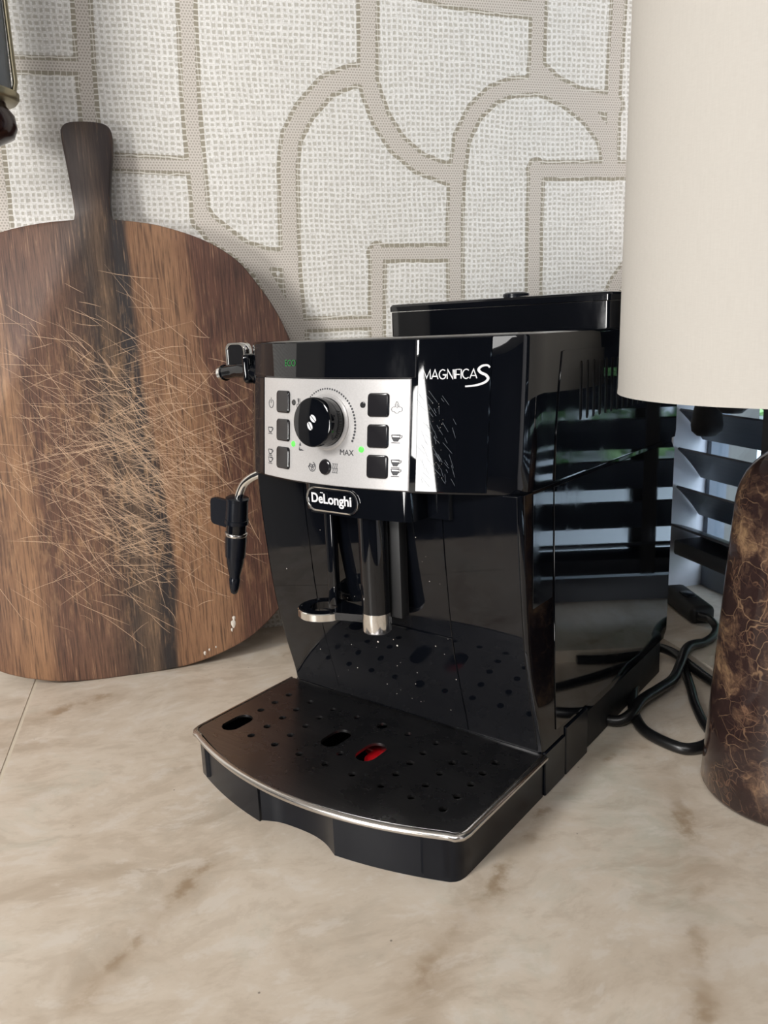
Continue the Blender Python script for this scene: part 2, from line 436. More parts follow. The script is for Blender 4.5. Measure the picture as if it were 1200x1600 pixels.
def marble():
    n = NT('brown_veined_marble'); v = n.obj()
    w1 = n.noise(v, 12, 4, 0.6, color=True)
    sc = n.node('ShaderNodeVectorMath', operation='SCALE'); n.put(sc.inputs[0], w1); sc.inputs[3].default_value = 0.06
    ad = n.node('ShaderNodeVectorMath', operation='ADD'); n.put(ad.inputs[0], v); n.put(ad.inputs[1], sc.outputs[0]); p = ad.outputs[0]
    big = n.noise(p, 16, 8, 0.74)
    c = n.ramp(big, [(0.3, srgb(36, 26, 25)), (0.49, srgb(48, 35, 33)), (0.56, srgb(84, 64, 52)), (0.64, srgb(138, 111, 84))])
    e1 = n.vor(n.mapv(p, (1, 1, 1.5)), 50); e2 = n.vor(p, 80)
    fz = n.noise(v, 160, 5, 0.7)
    m1 = n.mul(n.sub(1.0, n.step(n.add(e1, n.mul(n.sub(fz, 0.5), 0.06)), 0.0, 0.035)), n.step(n.noise(v, 24, 4, 0.6), 0.38, 0.58))
    m2 = n.mul(n.sub(1.0, n.step(n.add(e2, n.mul(n.sub(fz, 0.5), 0.10)), 0.0, 0.06)), n.step(big, 0.48, 0.64))
    c = n.mix(n.mul(m1, 0.5), c, srgb(156, 126, 98)); c = n.mix(n.mul(m2, 0.6), c, srgb(140, 110, 86))
    c = n.mix(n.mul(n.step(fz, 0.5, 0.7), n.mul(n.step(big, 0.5, 0.65), 0.6)), c, srgb(72, 50, 42))
    e3 = n.vor(n.mapv(ad.outputs[0], (1, 1, 1), (0.6, 0.3, 0)), 140); m3 = n.mul(n.sub(1.0, n.step(e3, 0.0, 0.05)), n.step(n.noise(v, 40, 3), 0.5, 0.65))
    c = n.mix(n.mul(m3, 0.5), c, srgb(128, 96, 76))
    return n.set(Base_Color=c, Roughness=0.12, IOR=1.5)
M['marble'] = marble()

def linen():
    n = NT('ivory_linen'); v = n.obj(); x, y, z = n.xyz(v)
    ang = n.math('ARCTAN2', y, x)
    a = n.noise(n.comb(n.mul(ang, 25), 0.0, n.mul(z, 1500)), 1, 2, 0.6); b = n.noise(n.comb(n.mul(ang, 220), 0.0, n.mul(z, 60)), 1, 2, 0.6)
    k = n.mul(n.add(a, b), 0.5)
    c = n.mix(k, srgb(198, 192, 184), srgb(216, 211, 203))
    n.bump(k, 0.12, 0.0003)
    n.t.nodes.remove(n.b); out = n.t.nodes['Material Output']
    d = n.node('ShaderNodeBsdfDiffuse'); n.put(d.inputs[0], c); tr = n.node('ShaderNodeBsdfTranslucent'); n.put(tr.inputs[0], c)
    mx = n.node('ShaderNodeMixShader'); mx.inputs[0].default_value = 0.22
    n.put(mx.inputs[1], d.outputs[0]); n.put(mx.inputs[2], tr.outputs[0]); n.t.links.new(mx.outputs[0], out.inputs[0])
    return n.m
M['linen'] = linen()
M['slat'] = simple('dark_blue_black_slat', srgb(36, 39, 47), 0.42, 0, 0.2, 25)
M['tape'] = simple('black_ladder_tape', srgb(14, 14, 17), 0.8)
M['plaster'] = simple('white_plaster', srgb(226, 225, 230), 0.8)
M['room_wall'] = simple('grey_room_wall', srgb(50, 50, 56), 0.85)
M['back_wall'] = simple('greige_wall_paint', srgb(112, 108, 102), 0.85)
M['ceiling'] = simple('white_ceiling', srgb(200, 196, 190), 0.9)
M['floor'] = simple('brown_floor', srgb(60, 52, 46), 0.6)
M['frame'] = simple('grey_window_frame', srgb(112, 118, 128), 0.5)
M['terrace'] = simple('pale_terrace_stone', srgb(205, 208, 212), 0.8)
def leafy():
    n = NT('garden_leaves'); v = n.obj(); k = n.noise(v, 9, 3)
    return n.set(Base_Color=n.ramp(k, [(0.35, srgb(40, 78, 34)), (0.5, srgb(92, 140, 70)), (0.68, srgb(168, 200, 140))]), Roughness=0.6)
M['leaf'] = leafy()
def glass():
    n = NT('window_glass'); out = n.t.nodes['Material Output']; n.t.nodes.remove(n.b)
    tr = n.node('ShaderNodeBsdfTransparent'); tr.inputs[0].default_value = (0.93, 0.96, 0.97, 1)
    gl = n.node('ShaderNodeBsdfGlossy'); gl.inputs['Roughness'].default_value = 0.02
    mx = n.node('ShaderNodeMixShader'); mx.inputs[0].default_value = 0.04; n.put(mx.inputs[1], tr.outputs[0]); n.put(mx.inputs[2], gl.outputs[0])
    n.t.links.new(mx.outputs[0], out.inputs[0]); return n.m
M['glass'] = glass()
M['pewter'] = simple('grey_patterned_ceramic', srgb(118, 124, 130), 0.35, 0, 0.55, 45)
M['brass'] = simple('aged_brass', srgb(168, 158, 132), 0.35, 0.8)
M['dark_wood'] = simple('dark_polished_wood', srgb(48, 26, 24), 0.18)

# ================================================================== the room
WY = 0.33      # wallpapered wall
WX = 0.415     # window wall
CZ = 0.0       # worktop
BANDS = [(0.0085, [[-0.1907, 0.7626], [-0.1981, 0.6555], [-0.2011, 0.5996], [-0.2029, 0.5479], [-0.2022, 0.4459]]), (0.0071, [[-0.3333, 0.5957], [-0.2644, 0.5967], [-0.2061, 0.5972]]), (0.009, [[-0.0931, 0.7711], [-0.0996, 0.6609], [-0.1037, 0.568], [-0.1035, 0.5137], [-0.1035, 0.4546]]), (0.0079, [[-0.201, 0.5114], [-0.1859, 0.5104], [-0.1079, 0.5075]]), (0.0105, [[-0.103, 0.4609], [-0.0908, 0.4418], [-0.0655, 0.4254], [-0.0357, 0.4152], [-0.0115, 0.4148]]), (0.0105, [[-0.1009, 0.4546], [-0.0686, 0.4287], [-0.0435, 0.4021], [-0.0253, 0.3649], [-0.0068, 0.323]]), (0.0105, [[0.0823, 0.5981], [0.0649, 0.5987], [0.0369, 0.5873], [0.0116, 0.562], [-0.0035, 0.5368], [-0.0088, 0.5085], [-0.0112, 0.4509], [-0.0126, 0.3982], [-0.0095, 0.337]]), (0.0107, [[0.0908, 0.7871], [0.0856, 0.6711], [0.0821, 0.595], [0.0864, 0.5796], [0.0946, 0.5577], [0.1116, 0.5325], [0.1365, 0.5133], [0.1697, 0.5023], [0.1794, 0.4971]]), (0.0094, [[0.2739, 0.5956], [0.2468, 0.5934], [0.2239, 0.5849], [0.2025, 0.5668], [0.187, 0.5403], [0.1794, 0.4971], [0.1769, 0.4496], [0.1759, 0.3657]]), (0.0096, [[0.2792, 0.8035], [0.279, 0.6817], [0.2776, 0.6436], [0.2762, 0.6016]]), (0.0117, [[0.2777, 0.6114], [0.2974, 0.5957], [0.3294, 0.5834], [0.3742, 0.5792]]), (0.0117, [[0.2762, 0.5996], [0.3133, 0.5862], [0.3434, 0.5669], [0.3644, 0.5435], [0.3728, 0.5088]]), (0.0093, [[0.3732, 0.8117], [0.3769, 0.6871], [0.3723, 0.588], [0.3719, 0.5109]]), (0.0092, [[0.1312, 0.6857], [0.1736, 0.6784], [0.2174, 0.6746], [0.276, 0.6728]]), (0.0096, [[0.2749, 0.5066], [0.3265, 0.5077], [0.4531, 0.5089]]), (0.0096, [[0.2765, 0.51], [0.2743, 0.449], [0.2738, 0.3408]]), (0.0088, [[0.083, 0.4193], [0.1678, 0.4187]]), (0.0088, [[0.0854, 0.422], [0.0809, 0.3335]]), (0.0071, [[-0.0089, 0.3452], [0.0784, 0.3448]]), (0.0096, [[0.3966, 0.3968], [0.384, 0.3822], [0.3716, 0.36]]), (0.0069, [[-0.2913, 0.523], [-0.2921, 0.4823], [-0.2939, 0.4347]]), (0.0067, [[-0.362, 0.7477], [-0.3732, 0.6459], [-0.3886, 0.4821]]), (0.0071, [[-0.512, 0.4652], [-0.3808, 0.4619], [-0.2969, 0.4557]])]
def wall_grid():
    xs = np.arange(-0.80, WX+0.0025, 0.0025); zs = np.arange(-0.05, 0.9001, 0.0025)
    X, Z = np.meshgrid(xs, zs); D = seg_dist(X, Z, BANDS)
    nx, nz = len(xs), len(zs)
    me = bpy.data.meshes.new('mesh')
    co = np.stack([X.ravel(), np.full(X.size, WY), Z.ravel()], 1)
    i = np.arange(nx*nz).reshape(nz, nx); q = np.stack([i[:-1, :-1].ravel(), i[:-1, 1:].ravel(), i[1:, 1:].ravel(), i[1:, :-1].ravel()], 1)
    me.vertices.add(len(co)); me.vertices.foreach_set('co', co.ravel())
    me.loops.add(q.size); me.loops.foreach_set('vertex_index', q.ravel())
    me.polygons.add(len(q)); me.polygons.foreach_set('loop_start', np.arange(0, q.size, 4)); me.polygons.foreach_set('loop_total', np.full(len(q), 4))
    me.update(calc_edges=True)
    at = me.attributes.new('band', 'FLOAT', 'POINT'); at.data.foreach_set('value', D.ravel().astype(np.float32))
    return me
# the wallpaper sheet is thin paper pasted on a solid wall behind it
wall = link('wall_back', MB().box(-2.6, 0.60, WY+0.001, WY+0.12, -0.9, 1.6).mesh(), M['back_wall']); wall['kind'] = 'structure'
link('wallpaper', wall_grid(), M['wallpaper'], wall)

mb = MB()
WIN_Y0, WIN_Y1, WIN_Z1 = -0.95, 0.25, 1.30
mb.box(WX, 0.478, WIN_Y1, WY+0.001, -0.9, 1.6).box(WX, 0.478, -2.8, WIN_Y0, -0.9, 1.6)
mb.box(WX, 0.478, WIN_Y0, WIN_Y1, -0.9, -0.004).box(WX, 0.478, WIN_Y0, WIN_Y1, WIN_Z1, 1.6)
w = link('wall_right', mb.mesh(False), M['plaster']); w['kind'] = 'structure'
w = box_obj('wall_left', -2.72, -2.6, -2.8, WY+0.12, -0.9, 1.6, M['room_wall']); w['kind'] = 'structure'
w = box_obj('wall_front', -2.72, 0.56, -2.92, -2.8, -0.9, 1.6, M['room_wall']); w['kind'] = 'structure'
w = box_obj('floor', -2.72, 0.56, -2.92, WY+0.12, -1.0, -0.9, M['floor']); w['kind'] = 'structure'
w = box_obj('ceiling', -2.72, 0.56, -2.92, WY+0.12, 1.6, 1.7, M['ceiling']); w['kind'] = 'structure'

# window: frame and pane set in the recess
win = empty('window_1', (0.462, -0.35, 0.012)); win['kind'] = 'structure'
mb = MB()
for (y0, y1, z0, z1) in ((-0.6, 0.6, 0.0, 0.03), (-0.6, 0.6, 1.25, 1.285), (0.5925, 0.6, 0.03, 1.25), (-0.6, -0.565, 0.03, 1.25), (-0.32, -0.28, 0.03, 1.25)):
    mb.box(0, 0.024, y0, y1, z0, z1)
link('window_frame', mb.mesh(False), M['frame'], win)
box_obj('pane', 0.010, 0.014, -0.28, 0.5925, 0.03, 1.25, M['glass'], win)
box_obj('pane', 0.010, 0.014, -0.565, -0.32, 0.03, 1.25, M['glass'], win)

def slab(x0, x1, y0, y1, z0, z1, veins, step=0.006):
    """stone slab whose top carries a vein-distance attribute"""
    xs = np.linspace(x0, x1, max(2, int((x1-x0)/step))); ys = np.linspace(y0, y1, max(2, int((y1-y0)/step)))
    X, Y = np.meshgrid(xs, ys); nx, ny = len(xs), len(ys)
    co = np.stack([X.ravel(), Y.ravel(), np.full(X.size, z1)], 1).tolist()
    i = np.arange(nx*ny).reshape(ny, nx)
    q = np.stack([i[:-1, :-1].ravel(), i[:-1, 1:].ravel(), i[1:, 1:].ravel(), i[1:, :-1].ravel()], 1).tolist()
    rim = list(i[0, :]) + list(i[1:, -1]) + list(i[-1, ::-1][1:]) + list(i[::-1, 0][1:-1]); rim = [int(k) for k in rim]
    k0 = len(co); co += [(co[k][0], co[k][1], z0) for k in rim]; n = len(rim)
    q += [(rim[k], k0+k, k0+(k+1) % n, rim[(k+1) % n]) for k in range(n)] + [tuple(range(k0, k0+n))[::-1]]
    me = bpy.data.meshes.new('mesh'); me.from_pydata(co, [], q); me.update()
    c = np.array(co); d = seg_dist(c[:, 0], c[:, 1], veins) if veins else np.full(len(co), 1.0)
    at = me.attributes.new('vein', 'FLOAT', 'POINT'); at.data.foreach_set('value', d.astype(np.float32))
    return me
VEINS = [(0.0035, [(-0.322, 0.168), (-0.271, 0.186), (-0.231, 0.204)]),
         (0.001, [(-0.155, -0.092), (-0.172, -0.109), (-0.192, -0.136), (-0.208, -0.161), (-0.226, -0.183)]),
         (0.0015, [(0.075, -0.105), (0.057, -0.126), (0.01, -0.171), (-0.033, -0.202), (-0.062, -0.234), (-0.073, -0.30)]),
         (0.0025, [(0.175, -0.10), (0.168, -0.131), (0.15, -0.171), (0.124, -0.214), (0.092, -0.256), (0.06, -0.32)]),
         (0.002, [(-0.06, 0.24), (-0.03, 0.27), (0.02, 0.30)]), (0.0, [(0.14, -0.06), (0.19, -0.05)])]
top = empty('worktop', (0, 0, 0), label='pale beige veined stone worktop carrying the machine, board and lamp', cat='worktop')
link('stone_slab', slab(-0.3100, WX, -0.42, WY, -0.03, 0.0, VEINS), M['stone'], top)
link('stone_slab', slab(-0.46, -0.3135, -0.42, WY, -0.03, 0.0, VEINS), M['stone'], top)
box_obj('grout_joint', -0.3135, -0.3100, -0.42, WY, -0.03, -0.0006, M['grout'], top, label='pale grout line between the two slabs')
sill = link('trim_1', slab(0.3190, 0.4615, WIN_Y0, WIN_Y1, 0.0, 0.013, [(0.002, [(0.33, 0.0), (0.40, 0.10)])], 0.01), M['stone_sill']); sill['kind'] = 'structure'
e = link('sill_return', slab(0.3190, WX, WIN_Y1, WY, 0.0, 0.013, [], 0.01), M['stone_sill'], sill)

# outside the window
g = box_obj('terrace', 0.50, 6.0, -4.5, 5.0, -0.36, -0.30, M['terrace']); g['kind'] = 'structure'
def hedge():
    rng = np.random.default_rng(3); vs = []; fs = []
    for k in range(6500):
        c = np.array([3.4+rng.uniform(-.25, .5), rng.uniform(-3.5, 4.5), rng.uniform(-.3, 1.5)])
        d = rng.normal(size=3); d /= np.linalg.norm(d); e = np.cross(d, rng.normal(size=3)); e /= np.linalg.norm(e)
        L, W = rng.uniform(.06, .13), rng.uniform(.02, .04); n = np.cross(d, e)*0.2*W; i = len(vs)
        vs += [c-d*L, c+e*W+n, c+d*L, c-e*W+n, c-n]; fs += [(i, i+1, i+4), (i+1, i+2, i+4), (i+2, i+3, i+4), (i+3, i, i+4)]
    return mesh(vs, fs, False)
hd = link('hedge', hedge(), M['leaf']); tag(hd, 'green leafy hedge beyond the window, seen mirrored in the machine side', 'hedge')
rngh = np.random.default_rng(5)
mbs = MB()
for k in range(40):
    y = -3.4+k*0.2; t_ = tube_geo([(3.5, y, -.3), (3.5+rngh.uniform(-.1, .1), y+rngh.uniform(-.1, .1), .5), (3.55, y+rngh.uniform(-.2, .2), 1.3)], [.02, .014, .006], 6)
    mbs.add([v.co[:] for v in t_.vertices], [tuple(p.vertices) for p in t_.polygons])
o = link('stem', mbs.mesh(False), M['dark_wood'], hd); o['kind'] = 'stuff'

# venetian blind
bl = empty('venetian_blind', (0.437, -0.35, 0.06), label='dark wooden venetian blind with tilted slats in the window recess', cat='blind')
def slat_mesh():
    w, t = 0.0250, 0.0013; c, s = math.cos(math.radians(48)), math.sin(math.radians(48)); L0, L1 = -0.595, 0.5975
    prof = []
    for k in range(7): a = -1+k/3; prof.append((a*w, 0.0014*(1-a*a)+t))
    for k in range(7): a = 1-k/3; prof.append((a*w, 0.0014*(1-a*a)-t))
    return loft([[(a*c+b*s, y, -a*s+b*c) for a, b in prof] for y in (L0, L1)])
sm = slat_mesh(); sm.materials.append(M['slat'])
z0 = 0.1230
for k in range(26):
    o = bpy.data.objects.new('slat', sm); COL.objects.link(o); o.parent = bl; o.location = (0, 0, z0+0.0457*k-0.06)
o = bpy.data.objects.new('slat', sm); COL.objects.link(o); o.parent = bl; o.location = (0, 0, 0.0275); o.rotation_euler = (0, -math.radians(29), 0)
box_obj('bottom_rail', -0.022, 0.022, -0.592, 0.592, -0.0005, 0.018, M['slat'], bl, 0.003)
box_obj('head_rail', -0.024, 0.024, -0.595, 0.595, 1.19, 1.235, M['slat'], bl, 0.003)
for y in (0.444, -0.04, -0.48):
    mb = MB()
    mb.box(-0.0235, -0.0228, y-0.0080, y+0.0080, 0.0, 1.19).box(0.0228, 0.0235, y-0.0080, y+0.0080, 0.0, 1.19)
    link('ladder_tape', mb.mesh(), M['tape'], bl)
# rail button and cord pulls
o = link('rail_button', lathe_geo([(0.0, -0.008), (0.004, -0.007), (0.005, -0.001), (0.0, 0.0)], 16), M['tape'], bl); o.location = (-0.002, 0.53, 0.0)
for (x, y, zb, zt) in ((-0.037, 0.520, 0.1515, 0.23), (-0.030, 0.490, 0.178, 0.25)):
    prof = [(0.001, 0.0), (0.010, 0.001), (0.0155, 0.006), (0.0165, 0.013), (0.014, 0.030), (0.0095, 0.048), (0.006, 0.056), (0.002, 0.058)]
    me = lathe_geo(prof, 24); o = link('cord_tassel', me, M['tape'], bl, 60); o.location = (x, y, zb)
    tube('pull_cord', [(x, y, zb+0.056), (x+.001, y, 0.7), (x+0.02, y, 1.19)], 0.0014, M['tape'], bl, 6)

# ================================================================== cutting board
K = 0.128; LEAN = math.atan(K)
board = empty('cutting_board', (0, 0.2421, 0), label='round dark wooden cutting board with handle leaning on the wallpapered wall', cat='cutting board')
board.rotation_euler = (-LEAN, 0, 0)
def board_outline():
    def r2(pts, k=6): return [(p.x, p.y) for p in spline([(a, b, 0) for a, b in pts], k)]
    cx = -0.2050
    right = [(-0.1900, 0.4565), (-0.1665, 0.4541), (-0.1455, 0.4503), (-0.1153, 0.4407), (-0.0910, 0.4290), (-0.0699, 0.4128), (-0.0553, 0.3932), (-0.0425, 0.3735),
             (-0.0310, 0.3500), (-0.0170, 0.3080), (-0.0100, 0.2640), (-0.0090, 0.2200), (-0.0130, 0.1740), (-0.0230, 0.1270), (-0.0400, 0.0830), (-0.0590, 0.0520),
             (-0.0837, 0.0300), (-0.1050, 0.0180), (-0.1320, 0.0085), (-0.1600, 0.0025), (-0.1895, 0.0002), (-0.2214, 0.0), (-0.2525, 0.0005), (-0.2827, 0.0030),
             (-0.3062, 0.0085), (-0.3234, 0.0140), (-0.3420, 0.0230), (-0.3680, 0.0420), (-0.3900, 0.0700), (-0.4090, 0.1100), (-0.4200, 0.1600), (-0.4230, 0.2150),
             (-0.4180, 0.2750), (-0.4040, 0.3300), (-0.3820, 0.3750), (-0.3520, 0.4120), (-0.3230, 0.4330), (-0.2932, 0.4454), (-0.2583, 0.4532), (-0.2260, 0.4565)]
    handle = [(-0.2245, 0.4620), (-0.2250, 0.4761), (-0.2272, 0.5060), (-0.2296, 0.5344), (-0.2280, 0.5430), (-0.2205, 0.5478), (-0.2018, 0.5485), (-0.1880, 0.5462),
              (-0.1826, 0.5380), (-0.1840, 0.5200), (-0.1870, 0.5020), (-0.1902, 0.4761), (-0.1905, 0.4620)]
    return r2(right, 4) + r2(handle, 4)
T = 0.018
ol = board_outline(); n_ = len(ol)
cxm = sum(p[0] for p in ol)/n_; czm = sum(p[1] for p in ol)/n_
def inset(k):
    out = []
    for i in range(n_):
        a = Vector(ol[i-1]); b = Vector(ol[(i+1) % n_]); t = (b-a).normalized(); out.append((ol[i][0]-t.y*k, ol[i][1]+t.x*k))
    return out
area2 = sum(ol[i-1][0]*ol[i][1]-ol[i][0]*ol[i-1][1] for i in range(n_))
sg = 1 if area2 > 0 else -1
rings = [[(x, y, z) for x, z in inset(sg*k)] for k, y in ((0.0018, 0.0), (0.0006, 0.0006), (0.0, 0.0018), (0.0, T-0.0018), (0.0006, T-0.0006), (0.0018, T))]
bm_ = loft(rings)
link('wooden_blade', bm_, M['wood'], board, 50)
def scratches():
    rng = np.random.default_rng(11); vs = []; fs = []
    for k in range(900):
        c = np.array([-0.195+rng.normal()*0.050, 0.215+rng.normal()*0.068])
        if (c[0]+.215)**2+(c[1]-.225)**2 > .185**2: continue
        a = math.radians(rng.choice([-38, -55, 8, -12, 30, -75, 15], p=[.36, .20, .14, .14, .05, .05, .06])+rng.normal()*8)
        L = rng.uniform(.006, .030)*(1+(rng.random() < .12)*1.2); w = rng.uniform(.00008, .00026)
        d = np.array([math.cos(a), math.sin(a)]); nn = np.array([-d[1], d[0]]); bow = rng.normal()*0.0012; i = len(vs)
        for t in (-1, -.35, .35, 1):
            p = c+d*L*t+nn*bow*t*t; ww = w*(1-.8*abs(t))
            if (p[0]+.213)**2+(p[1]-.225)**2 > .200**2: p = c
            vs += [(p[0]+nn[0]*ww, -0.00012, p[1]+nn[1]*ww), (p[0]-nn[0]*ww, -0.00012, p[1]-nn[1]*ww)]
        for j in range(3): fs.append((i+2*j, i+2*j+1, i+2*j+3, i+2*j+2))
    return mesh(vs, fs, False)
o = link('knife_scratches', scratches(), M['scratch'], board, label='pale knife scratches across the blade'); o['kind'] = 'stuff'
mb = MB()
for (x, z, r) in ((-0.110, 0.040, .0035), (-0.109, 0.046, .0022), (-0.112, 0.034, .0016), (-0.142, 0.013, .0018), (-0.137, 0.016, .0012), (-0.130, .018, .001)):
    mb.add([(x+r*math.cos(t)*(.7+.3*math.sin(3*t)), -0.0003, z+1.3*r*math.sin(t)) for t in np.linspace(0, 2*PI, 9)[:-1]] + [(x, -0.0009, z)], [(i, (i+1) % 8, 8) for i in range(8)])
o = link('dried_drips', mb.mesh(False), M['flour'], board, label='small white dried drips near the lower edge'); o['kind'] = 'stuff'

# ================================================================== hanging piece at the upper left
hx, hy = -0.2905, 0.262
hang = empty('wall_ornament', (hx, hy, 0.503), label='grey patterned cylinder with brass rims and dark turned wooden finial, cut by the left edge', cat='wall ornament')
link('finial', lathe_geo([(0.0, 0.0), (0.006, 0.001), (0.010, 0.006), (0.016, 0.009), (0.026, 0.014), (0.0295, 0.022), (0.0285, 0.032), (0.0225, 0.040), (0.0225, 0.043), (0.0, 0.043)], 32), M['dark_wood'], hang, 60)
link('brass_rim', lathe_geo([(0.0, 0.042), (0.0315, 0.043), (0.034, 0.046), (0.0345, 0.050), (0.031, 0.052), (0.0, 0.052)], 32), M['brass'], hang, 60)
link('patterned_body', lathe_geo([(0.0, 0.051), (0.029, 0.052), (0.030, 0.10), (0.0305, 0.34), (0.029, 0.36), (0.0, 0.361)], 32), M['pewter'], hang, 60)
mb = MB()
for k in range(4):
    a = PI/2*k+0.02; t_ = tube_geo([(0.0305*math.cos(a), 0.0305*math.sin(a), 0.052), (0.0325*math.cos(a), 0.0325*math.sin(a), 0.06), (0.0325*math.cos(a), 0.0325*math.sin(a), 0.35)], 0.0022, 8)
    mb.add([v.co[:] for v in t_.vertices], [tuple(p.vertices) for p in t_.polygons])
link('edge_moulding', mb.mesh(False), M['brass'], hang, 60)
tube('wall_bracket', [(0, 0, 0.30), (0, WY-hy, 0.30)], 0.006, M['brass'], hang, 10)
link('finial_tip', lathe_geo([(0.0, -0.008), (0.003, -0.007), (0.0035, 0.001), (0.0, 0.002)], 12), M['matte'], hang)

# ================================================================== table lamp
LX, LY = 0.2559, -0.1366
lamp = empty('table_lamp', (LX, LY, 0), label='table lamp with ivory linen drum shade and domed brown marble base', cat='lamp')
prof = [(0.0, 0.0), (0.0555, 0.0), (0.0585, 0.0012), (0.0600, 0.004)]
for k in range(1, 9): z = 0.004+0.206*k/8; prof.append((0.0602-0.012*z/0.2, z))
r0 = prof[-1][0]; zc = prof[-1][1]
for k in range(1, 13): t = PI/2*k/12; prof.append((max(0.0, r0*math.cos(t)) if k < 12 else 0.0, zc+0.0465*math.sin(t)))
link('marble_base', lathe_geo(prof, 64), M['marble'], lamp, 60)
link('stem', lathe_geo([(0.0, 0.250), (0.012, 0.254), (0.012, 0.262), (0.006, 0.265), (0.006, 0.300), (0.017, 0.303), (0.017, 0.345), (0.0, 0.345)], 24), M['rim'], lamp, 40)
link('light_bulb', lathe_geo([(0.0, 0.344), (0.013, 0.345), (0.015, 0.360), (0.028, 0.385), (0.031, 0.405), (0.024, 0.428), (0.0, 0.438)], 24), M['print_white'], lamp, 60)
zb, zt_, rb, rt = 0.288, 0.62, 0.1266, 0.1230
link('lamp_shade', loft([[(r*math.cos(2*PI*k/96), r*math.sin(2*PI*k/96), z) for k in range(96)] for r, z in
     ((rb, zb+0.001), (rb+0.0006, zb+0.0002), (rb+.0002, zb+0.004), (rt, zt_), (rt-0.0015, zt_), (rb-0.0016, zb+0.004), (rb-0.0012, zb+0.0002), (rb, zb+0.001))], False), M['linen'], lamp, 60)
mb = MB()
for k in range(3):
    a = 2*PI*k/3; t_ = tube_geo([(0.016*math.cos(a), 0.016*math.sin(a), 0.315), (0.1225*math.cos(a), 0.1225*math.sin(a), 0.315)], 0.0012, 6)
    mb.add([v.co[:] for v in t_.vertices], [tuple(p.vertices) for p in t_.polygons])
link('shade_spider', mb.mesh(False), M['rim'], lamp)
L_ = lambda pts: [(x-LX, y-LY, z) for x, y, z in pts]
tube('lamp_cord', spline(L_([(0.3740, 0.133, 0.0235), (0.3800, 0.122, 0.0225), (0.3760, 0.106, 0.019), (0.3600, 0.0905, 0.0178), (0.3400, 0.0800, 0.0178), (0.3200, 0.0745, 0.0180), (0.3075, 0.0660, 0.0120), (0.3000, 0.0486, 0.0060),
     (0.2840, 0.0180, 0.0048), (0.2679, -0.0111, 0.0048), (0.2520, -0.0480, 0.0048), (0.2500, -0.0720, 0.0048), (0.2545, -0.0830, 0.0052)]), 8), 0.0042, M['rubber'], lamp, 12)
swm = MB().box(-0.0135, 0.0135, -0.041, 0.041, 0, 0.0205).mesh(); bevelled(swm, 0.006, 3)
sw = link('cord_switch', swm, M['matte'], lamp, 50); sw.location = (0.3880-LX, 0.1725-LY, 0.0131); sw.rotation_euler = (0, 0, -0.20)
rk = MB().box(-0.006, 0.006, -0.010, 0.010, 0, 0.0025).mesh(); bevelled(rk, 0.001, 2)
o = link('rocker', rk, M['satin'], sw, 40); o.location = (0, 0, 0.0196)

# ================================================================== coffee machine (local axes: x right, -y front, z up)
CM = empty('coffee_machine', (0, 0, 0), -0.9082, label='glossy black bean-to-cup coffee machine with silver control panel', cat='coffee machine')
ZT, ZH = 0.3315, 0.2300
def F(x): return -0.041+2.0*(x+0.01)**2
def S(x, z): return F(x)-0.10*(ZT-z)
XL, XR = -0.1218, 0.1225
def head_outline(z, ins=0.0, raise_=0.0):
    dy = -0.10*(ZT-z)
    pts = [(XL, -0.0070+dy*0.8), (XL+0.0008, -0.0110+dy), (-0.1185, -0.0150+dy)]
    for x in np.linspace(-0.109, 0.100, 24): pts.append((x, S(x, z)))
    y1 = S(0.100, z); x1 = 0.100
    # big rounded corner from the front face into the right side
    p0 = Vector((x1, y1)); p1 = Vector((0.1165, y1+0.0072)); p2 = Vector((XR, y1+0.0105)); p3 = Vector((XR, y1+0.028))
    for k in range(1, 13):
        t = k/12; p = p0*(1-t)**3+p1*3*t*(1-t)**2+p2*3*t*t*(1-t)+p3*t**3; pts.append((p.x, p.y))
    pts += [(XR, 0.10), (XR, 0.276), (XR-0.003, 0.283), (XR-0.010, 0.2855), (-0.1125, 0.2855), (-0.1195, 0.283), (-0.1225, 0.276), (-0.1222, 0.10), (XL, 0.03)]
    if ins:
        n = len(pts); out = []
        for i in range(n):
            a = Vector(pts[i-1]); b = Vector(pts[(i+1) % n]); t = (b-a).normalized(); out.append((pts[i][0]-t.y*ins, pts[i][1]+t.x*ins))
        pts = out
    return [(x, y, z) for x, y in pts]
zs = [ZH, 0.26, 0.30, ZT-0.0022, ZT-0.0007, ZT]
link('head_shell', loft([head_outline(z, i) for z, i in ((ZH, 0.0006), (ZH+0.001, 0), (0.26, 0), (0.30, 0), (ZT-0.0022, 0), (ZT-0.0007, 0.0006), (ZT, 0.0022))]), M['gloss'], CM, 35)

def patch(x0, x1, z0, z1, off, surf, nx=24, nz=6, back=0.0012, bev=0.0005):
    """thin curved plate lying on surf(x,z), proud by off"""
    rows = []
    def sheet(o, i):
        return [(x, surf(x, z)-o, z) for z in np.linspace(z0+i, z1-i, nz) for x in np.linspace(x0+i, x1-i, nx)]
    A = sheet(off, bev); Bk = sheet(off-bev, 0); Ck = sheet(-back, 0)
    N = nx*nz; vs = A+Bk+Ck; fs = []
    for j in range(nz-1):
        for i in range(nx-1):
            k = j*nx+i; fs.append((k, k+1, k+nx+1, k+nx)); fs.append((2*N+k, 2*N+k+nx, 2*N+k+nx+1, 2*N+k+1))
    rim = list(range(nx)) + [j*nx+nx-1 for j in range(1, nz)] + [(nz-1)*nx+i for i in range(nx-2, -1, -1)] + [j*nx for j in range(nz-2, 0, -1)]
    for a, b in zip(rim, rim[1:]+rim[:1]):
        fs.append((a, N+a, N+b, b)); fs.append((N+a, 2*N+a, 2*N+b, N+b))
    return mesh(vs, fs)
